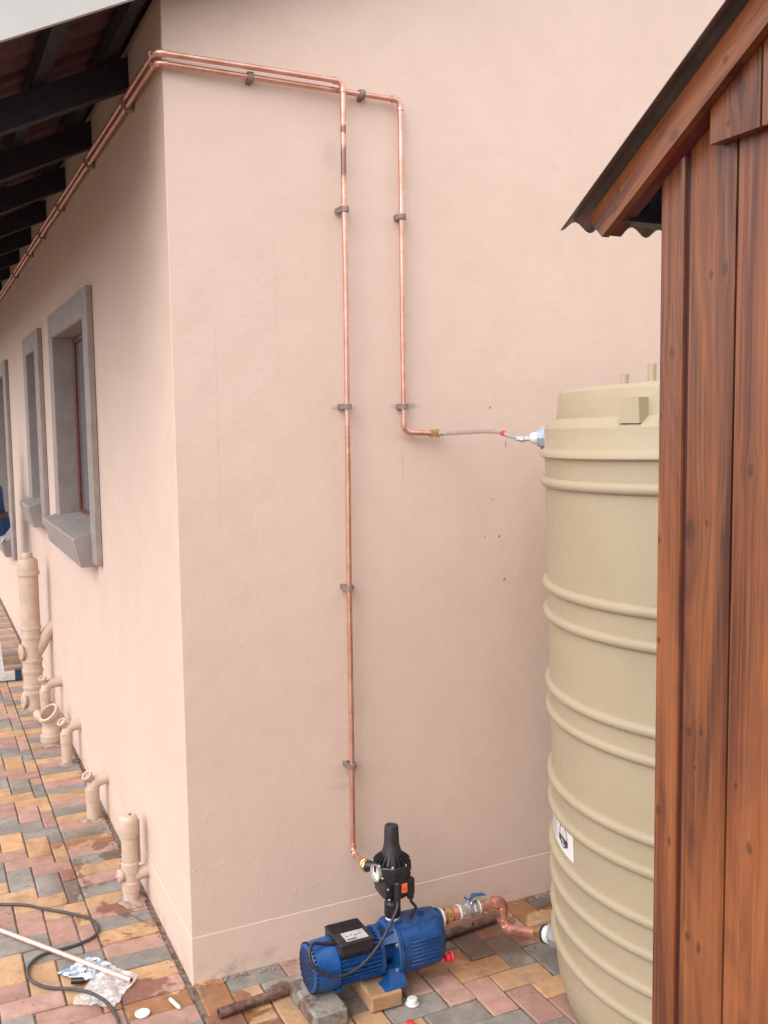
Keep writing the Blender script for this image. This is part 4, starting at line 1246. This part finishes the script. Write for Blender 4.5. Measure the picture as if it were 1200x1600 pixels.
# waste elbow in front of the stack
def waste(name, x, y, ztop, r, label, cap_dir=(-0.55, -0.35, 0.75), zend=0.0, lean=0.0):
    t = thing(name, (x, y, zend), label, 'drain pipe', DG)
    m = MB()
    pth = elbow_path((x, y, zend), (x, y, ztop), (0.03, y, ztop + 0.004), min(0.05, abs(x) * .8), 8)
    m.tube([Vector((x, y, zend))] + pth + [Vector((0.02, y, ztop + .003))], r, 18)
    m.build('bend', M['drain'], t, smooth=50)
    collar(t, x, y, ztop - 0.055, r, 0.05, 'socket')
    cd_ = Vector(cap_dir).normalized()
    c = Vector((x, y, ztop)) + cd_ * r * 0.35
    m = MB(); m.lathe(c, cd_, [(-.01, r * .62), (r * .8, r * .62), (r * .8, r * .86), (r * .8 + .012, r * .86), (r * .8 + .012, r * .55), (r * .8 + .004, r * .5), (r * .8 + .004, 0)], 18); m.build('access_plug', M['drain'], t)
    return t
waste('waste_pipe', -0.088, 2.72, 0.235, 0.026, 'small beige waste elbow beside the tall soil pipe', zend=0.055, cap_dir=(-0.3, -0.3, 0.9))
g_ = [o for o in bpy.data.objects if o.parent and o.parent.name == 'waste_pipe']
m = MB(); m.tube(smooth_path([(-0.088, 2.72, 0.09), (-0.092, 2.735, 0.055), (-0.1, 2.79, 0.03), (-0.108, 2.95, 0.012)], 5), 0.026, 16); m.build('foot_bend', M['drain'], bpy.data.objects['waste_pipe'])
m = MB(); m.lathe((-0.093, 2.70, 0.062), (-0.35, -0.9, 0.1), [(0, .024), (0.03, .024), (0.031, .029), (0.042, .029), (0.043, .018), (0.036, .016), (0.036, 0)], 16); m.build('end_plug', M['drain'], bpy.data.objects['waste_pipe'])
# open gully neck
gx, gy_ = -0.098, 2.44
gul = thing('gully_neck', (gx, gy_, 0), 'short beige drain neck with open tilted mouth beside the wall', 'drain pipe', DG)
gp = smooth_path([(gx, gy_, -0.005), (gx + .003, gy_, 0.05), (gx + 0.008, gy_ + .004, 0.09), (gx + 0.004, gy_ - .004, 0.135), (gx - 0.006, gy_ - .016, 0.158)], 5)
m = MB(); m.tube(gp, 0.047, 24, cap=False); m.build('neck', M['drain'], gul, smooth=60)
gd_ = Vector((-0.62, -0.28, 0.74)).normalized()
m = MB(); m.lathe(gp[-1] - gd_ * .012, gd_, [(0, .047), (0.002, .054), (0.020, .054), (0.022, .050), (0.022, .042), (-0.06, .040), (-0.06, 0)], 26); m.build('mouth', M['drain'], gul)
collar(gul, gx + .001, gy_, 0.030, 0.0475, 0.03)
waste('waste_pipe', -0.066, 2.09, 0.178, 0.0255, 'beige waste elbow from wall into paving, next to open drain neck')
waste('waste_pipe', -0.064, 1.345, 0.163, 0.0255, 'beige waste elbow from wall, nearer one standing alone on the paving')
# capped pipe nearest the corner
cx_, cy_ = -0.060, 0.583
cap_p = thing('capped_pipe', (cx_, cy_, 0), 'beige capped drain pipe nearest the house corner', 'drain pipe', DG)
m = MB(); vpipe(m, cx_, cy_, 0, 0.25, 0.0265); m.build('pipe', M['drain'], cap_p)
m = MB(); m.lathe((cx_, cy_, 0.225), Z, [(0, .0268), (0.001, .0305), (0.008, .0305), (0.010, .031), (0.055, .0315), (0.066, .029), (0.073, .022), (0.076, 0)], 24); m.build('cap', M['drain'], cap_p)
m = MB(); m.lathe((cx_ + .004, cy_ - .006, 0.2985), Z, [(0, .0035), (0.004, .0035), (0.004, 0)], 8); m.build('cap_dimple', M['hole'], cap_p)
for z_ in (0.118, 0.052): collar(cap_p, cx_, cy_, z_, 0.0268, 0.03)
m = MB(); m.tube([(cx_, cy_, 0.085), (0.02, cy_, 0.098)], 0.023, 16); m.build('branch', M['drain'], cap_p)
eye(cap_p, (cx_ - 0.030, cy_ - .004, 0.095), (-1, -.1, 0), 0.021)
m = MB(); m.tube([(-0.026, cy_ + .02, 0.12), (-0.026, cy_ + .02, 0.27)], 0.006, 8); m.build('bracket_rod', M['drain'], cap_p)
# mortar haunches at the feet of the drains
for k, (x_, y_, r_) in enumerate(((sx, sy, 0.085), (gx, gy_, 0.075), (-0.066, 2.09, 0.045), (-0.064, 1.345, 0.045), (cx_, cy_, 0.052))):
    m = MB()
    rr_ = random.Random(k)
    N = 22
    rad = [r_ * (1 + rr_.uniform(-.22, .25)) for _ in range(N)]
    vs = [(x_, y_, 0.010)]; fs = []
    for lv_, (f_, h_) in enumerate(((0.6, 0.009), (1.0, 0.0005))):
        for i in range(N):
            a = 2 * math.pi * i / N
            xx = x_ + rad[i] * f_ * math.cos(a)
            vs.append((min(xx, -0.012), y_ + rad[i] * f_ * math.sin(a), h_))
    for i in range(N):
        j = (i + 1) % N
        fs.append((0, 1 + i, 1 + j)); fs.append((1 + i, 1 + N + i, 1 + N + j, 1 + j))
    m.add(vs, fs)
    o = m.build('mortar_haunch', M['mortar'], pavement, smooth=60, fix=False)

# unseen wall added behind the viewpoint to darken the lower gable
bwl = MB(); bwl.box((-1.9, -4.35, -0.06), (5.0, -4.12, 2.45)); bwl.box((-1.93, -4.38, 2.4505), (5.03, -4.09, 2.51), 0.01)
tag(bwl.build('added_shade_wall', M['plaster'], None, origin=(1.5, -4.2, -0.06), smooth=0), 'plain plastered wall added out of view to shade the lower gable', 'wall')

# ================================================================== THINGS LYING ON THE PAVING
rp = thing('steel_pipe', (0.019, -0.19, 0.001), 'long rusty steel pipe on the paving, passing behind the blue pump', 'pipe')
ra_, rb_ = Vector((0.020, -0.197, 0.0155)), Vector((0.958, -0.098, 0.0155))
mdp = Vector((0.35, -0.150, 0.0155))
m = MB()
dr = (rb_ - ra_).normalized()
m.lathe(ra_, dr, [((rb_ - ra_).length, .0105), ((rb_ - ra_).length, .0135), (0, .0135), (0, .0105), ((rb_ - ra_).length, .0105)], 20)
m.build('tube', M['rust'], rp)
hc = ra_ + dr * 0.845 + Vector((0.0, -0.0085, 0.0095))
m = MB(); m.lathe(hc, (0, -0.7, 0.7), [(0, .0045), (0.0016, .0045), (0.0016, 0)], 12); m.build('drilled_hole', M['hole'], rp)
for e_, s_ in ((ra_, 1), (rb_, -1)):
    m = MB(); m.lathe(e_ + dr * s_ * .012, dr, [(0, .0106), (0.001, 0)], 16); m.build('bore', M['hole'], rp)
lp = thing('loose_copper_tube', (-0.16, 0.074, 0.001), 'bright new copper tube lying on the paving at lower left', 'pipe')
la, lb_ = Vector((-0.160, 0.074, 0.0145)), Vector((-0.60, 0.735, 0.011))
dl = (lb_ - la).normalized()
m = MB(); m.lathe(la, dl, [((lb_ - la).length, .0062), ((lb_ - la).length, .0076), (0, .0076), (0, .0062), ((lb_ - la).length, .0062)], 18); m.build('tube', M['copper_new'], lp)
m = MB(); m.lathe(la + dl * .008, dl, [(0, .0063), (0.001, 0)], 16); m.build('bore', M['hole'], lp)
cb = [(-0.70, 0.86), (-0.56, 0.79), (-0.463, 0.743), (-0.387, 0.699), (-0.332, 0.642), (-0.26, 0.572), (-0.209, 0.509), (-0.194, 0.447), (-0.207, 0.397), (-0.25, 0.367), (-0.308, 0.356), (-0.365, 0.352), (-0.405, 0.321), (-0.423, 0.265), (-0.415, 0.213), (-0.378, 0.159), (-0.322, 0.116), (-0.276, 0.072), (-0.243, 0.008), (-0.229, -0.058), (-0.228, -0.107), (-0.235, -0.2), (-0.26, -0.32)]
m = MB(); m.tube(smooth_path([(a, b, 0.0058 + (0.004 if 16 <= i <= 18 else 0)) for i, (a, b) in enumerate(cb)], 6), 0.0048, 10)
tag(m.build('electric_cable', M['cable'], None, origin=(-0.4, 0.3, 0), smooth=60), 'dark grey cable looping over the paving at lower left', 'cable')
# clear bag with a printed card
bagr = thing('plastic_bag', (-0.23, 0.1, 0), 'crumpled clear plastic bag with blue print under the loose copper tube', 'plastic bag')
from mathutils import noise as mnoise
def quad_sheet(a, b, c, d, amp, base, seed):
    def fn(u, v):
        e = 0.008 * (mnoise.noise(Vector((u * 5, v * 5, seed))) )
        x = (1 - u) * (1 - v) * a[0] + u * (1 - v) * b[0] + u * v * c[0] + (1 - u) * v * d[0]
        y = (1 - u) * (1 - v) * a[1] + u * (1 - v) * b[1] + u * v * c[1] + (1 - u) * v * d[1]
        q = mnoise.noise(Vector((u * 4.3, v * 4.3, seed))) + 0.55 * mnoise.noise(Vector((u * 10, v * 10, seed + 3)))
        return Vector((x + e, y - e, base + amp * abs(q)))
    return fn
m = MB(); m.grid(quad_sheet((-0.325, 0.045), (-0.222, -0.022), (-0.131, 0.104), (-0.215, 0.225), 0.009, 0.003, 1.7), 30, 30); m.build('bag_film', M['bag'], bagr, smooth=60, fix=False)
m = MB(); m.grid(quad_sheet((-0.345, 0.228), (-0.283, 0.140), (-0.190, 0.200), (-0.246, 0.275), 0.010, 0.004, 5.1), 16, 16); m.build('header_card', M['card'], bagr, smooth=60, fix=False)
m = MB(); m.lathe((-0.314, 0.150, 0.013), (0.9, -0.35, 0.0), [(0, 0), (0, .009), (0.03, .009), (0.03, .0075), (0.034, .0075), (0.034, 0)], 14); m.build('black_plug', M['black'], bagr)
# little white bits
m = MB(); m.lathe((-0.161, -0.085, 0.001), Z, [(0, 0), (0, .019), (0.002, .0205), (0.006, .0205), (0.0075, .018), (0.006, .0165), (0.006, 0)], 24)
tag(m.build('white_disc', M['white'], None, origin=(-0.161, -0.085, 0.001)), 'flat white plastic disc on the brick beside the cable end', 'disc')
sva = Vector((-0.079, -0.055, 0.0065)); svb = Vector((-0.064, -0.112, 0.0065))
m = MB(); m.lathe(sva, svb - sva, [(0, 0), (0, .0045), (0.008, .0055), (0.05, .0055), (0.058, .003), (0.058, 0)], 12)
tag(m.build('white_nozzle', M['white'], None, origin=(-0.07, -0.085, 0.001)), 'small white plastic nozzle lying near the house corner', 'nozzle')
m = MB(); m.lathe((0.516, -0.372, 0.001), Z, [(0, 0), (0, .0185), (0.003, .0195), (0.004, .0165), (0.016, .0145), (0.018, .012), (0.018, 0)], 22)
tag(m.build('bottle_top', M['white'], None, origin=(0.516, -0.372, 0.001)), 'small translucent white cap on the paving beside the tan brick', 'cap')
m = MB(); m.lathe((0.470, -0.452, 0.001), Z, [(0, 0), (0, .011), (0.008, .011), (0.010, .008), (0.010, 0)], 16)
tag(m.build('red_cap', M['redp'], None, origin=(0.470, -0.452, 0.001)), 'small red plastic cap at the bottom edge below the pump', 'cap')

# ================================================================== LADDER AND WORKER AT THE FAR LEFT
lad = thing('ladder', (-0.3, 3.85, 0), 'white aluminium ladder foot with dark rubber end at far left', 'ladder')
for x_ in (-0.225, -0.56):
    m = MB()
    a_ = Vector((x_, 3.83, 0.03)); b_ = Vector((x_ - 0.09 if x_ > -.4 else x_ + .05, 4.02, 1.35))
    t_ = (b_ - a_).normalized(); sx_ = X * 0.013; sy_ = t_.cross(X).normalized() * 0.03
    m.loft([[q - sx_ - sy_, q + sx_ - sy_, q + sx_ + sy_, q - sx_ + sy_] for q in (a_, b_)])
    m.build('stile', M['alu'], lad, smooth=0)
for k in range(5):
    f_ = (k + 0.7) / 5.2
    m = MB(); m.tube([(-0.225 - 0.09 * f_, 3.83 + .19 * f_, 0.03 + 1.32 * f_), (-0.56 + 0.05 * f_, 3.83 + .19 * f_, 0.03 + 1.32 * f_)], 0.014, 10); m.build('rung', M['alu'], lad)
m = MB(); m.box((-0.640, 3.805, 0.008), (-0.150, 3.845, 0.062), 0.003); m.build('stabiliser_bar', M['alu'], lad, smooth=20)
for xa_ in (-0.152, -0.676):
    m = MB(); m.box((xa_, 3.799, 0.001), (xa_ + 0.038, 3.851, 0.072), 0.004); m.build('end_cap', M['navy'], lad, smooth=20)

per = thing('person', (-0.205, 4.30, 0), 'person in blue work clothes and dark cap at the far left edge', 'person')
# a body facing the window (+x), arms reaching towards it; lofted as one surface
def body_loft(m, secs, N=20):
    rings = []
    for c, rx, ry in secs:
        rings.append([Vector(c) + Vector((rx * math.cos(2 * math.pi * k / N), ry * math.sin(2 * math.pi * k / N), 0)) for k in range(N)])
    m.loft(rings)
PB = Vector((0, 0, 0))
def pbuild(m, name, mat, sm=60):
    for v in m.v:
        v.x -= 0.25 * max(0.0, v.z - 1.12)
        v.x, v.y, v.z = PQ.x - v.x, PQ.y - v.y, v.z * 0.98
    return m.build(name, mat, per, smooth=sm)
PQ = Vector((-0.238, 4.30, 0))
body = MB()
body_loft(body, [(PB + Vector((0.05, 0, 1.285)), .040, .045), (PB + Vector((0.06, 0, 1.33)), .042, .046), (PB + Vector((0.075, 0, 1.36)), .065, .060), (PB + Vector((0.08, 0, 1.40)), .078, .068), (PB + Vector((0.078, 0, 1.445)), .080, .070), (PB + Vector((0.075, 0, 1.49)), .066, .060), (PB + Vector((0.07, 0, 1.515)), .02, .02)])
body.tube([PB + Vector((0.150, 0, 1.415)), PB + Vector((0.168, 0, 1.395)), PB + Vector((0.150, 0, 1.385))], [.008, .012, .009], 8)
for s_ in (-1, 1):
    body.tube([PB + Vector((0.07, s_ * .066, 1.435)), PB + Vector((0.065, s_ * .078, 1.415)), PB + Vector((0.075, s_ * .068, 1.385))], [.010, .014, .008], 8)
    body.tube(smooth_path([PB + Vector((0.30, s_ * .13, 1.10)), PB + Vector((0.335, s_ * .12, 1.115)), PB + Vector((0.36, s_ * .115, 1.12))], 3), [.022, .023, .026, .028, .028, .028, .026], 10)
    for f_ in range(4):
        y_ = s_ * .115 + (f_ - 1.5) * 0.015
        body.tube([PB + Vector((0.37, y_, 1.12)), PB + Vector((0.40, y_, 1.115)), PB + Vector((0.418 - .004 * abs(f_ - 1.5), y_, 1.095))], [.008, .0075, .006], 7)
    body.tube([PB + Vector((0.345, s_ * .09, 1.11)), PB + Vector((0.375, s_ * .075, 1.10)), PB + Vector((0.395, s_ * .078, 1.09))], [.0095, .0085, .007], 7)
pbuild(body, 'body', M['skin'], 60)
sh = MB()
body_loft(sh, [(PB + Vector((0.0, 0, 1.03)), .116, .148), (PB + Vector((0.005, 0, 1.08)), .114, .150), (PB + Vector((0.022, 0, 1.15)), .120, .172), (PB + Vector((0.032, 0, 1.21)), .113, .180), (PB + Vector((0.04, 0, 1.255)), .085, .140), (PB + Vector((0.05, 0, 1.295)), .052, .06)])
for s_ in (-1, 1):
    sh.tube(smooth_path([PB + Vector((0.035, s_ * .13, 1.235)), PB + Vector((0.045, s_ * .185, 1.17)), PB + Vector((0.10, s_ * .20, 1.03)), PB + Vector((0.20, s_ * .17, 1.05)), PB + Vector((0.305, s_ * .13, 1.10))], 4), [.055, .062, .062, .058, .055, .055, .053, .05, .050, .05, .048, .045, .042, .04, .038, .036, .034], 14)
pbuild(sh, 'shirt', M['cloth'], 60)
tr = MB()
body_loft(tr, [(PB + Vector((0.03, 0, 0.875)), .06, .10), (PB + Vector((0.0, 0, 0.90)), .105, .145), (PB + Vector((-0.012, 0, 0.95)), .130, .160), (PB + Vector((-0.008, 0, 1.01)), .128, .158), (PB + Vector((0.0, 0, 1.045)), .120, .152)])
for s_ in (-1, 1):
    tr.tube(smooth_path([PB + Vector((0.02, s_ * .075, 0.96)), PB + Vector((0.14, s_ * .085, 0.90)), PB + Vector((0.27, s_ * .095, 0.74)), PB + Vector((0.25, s_ * .095, 0.40)), PB + Vector((0.24, s_ * .10, 0.06))], 4), [.085, .090, .090, .090, .088, .084, .078, .074, .068, .066, .066, .064, .062, .062, .062, .062, .062], 16)
pbuild(tr, 'trousers', M['cloth'], 60)
bl_ = MB(); bl_.lathe(PB, Z, [(1.022, .14), (1.022, .160), (1.050, .160), (1.050, .14)], 24)
for v_ in bl_.v: v_.x = PB.x + (v_.x - PB.x) * 0.82
pbuild(bl_, 'belt', M['belt'])
for s_ in (-1, 1):
    bo_ = MB(); bo_.loft([[PB + Vector((x_, s_ * .09 + y_, z_)) for x_, y_ in ((.18, -.035), (xf + .24, -.04), (xf + .27, 0), (xf + .24, .04), (.18, .035))] for z_, xf in ((0.001, .14), (0.03, .14), (0.06, .10), (0.085, .04))])
    pbuild(bo_, 'boot', M['boot'], 50)
cp = MB()
body_loft(cp, [(PB + Vector((0.076, 0, 1.435)), .086, .077), (PB + Vector((0.076, 0, 1.47)), .087, .078), (PB + Vector((0.073, 0, 1.505)), .074, .068), (PB + Vector((0.07, 0, 1.528)), .045, .04), (PB + Vector((0.07, 0, 1.533)), .01, .01)])
cp.loft([[PB + Vector((0.13 + dx, y_, 1.437 + z_)) for dx, y_ in ((0, -.07), (.07, -.05), (.09, 0), (.07, .05), (0, .07))] for z_ in (0, .005)])
pbuild(cp, 'cap', M['cap'], 50)
# pliers left on the far sill
pls = MB()
for s_ in (-1, 1):
    pls.tube(smooth_path([(-0.075, 5.33 + s_ * .004, 0.728), (-0.07, 5.37 + s_ * .016, 0.728), (-0.06, 5.44 + s_ * .026, 0.730)], 4), 0.006, 8)
    pls.tube([(-0.075, 5.33 + s_ * .004, 0.728), (-0.080, 5.30 + s_ * .004, 0.728), (-0.082, 5.27, 0.728)], [.007, .007, .003], 8)
tag(pls.build('pliers', M['steel'], None, origin=(-0.07, 5.34, 0.722)), 'steel pliers lying on the grey sill of the far window', 'pliers')
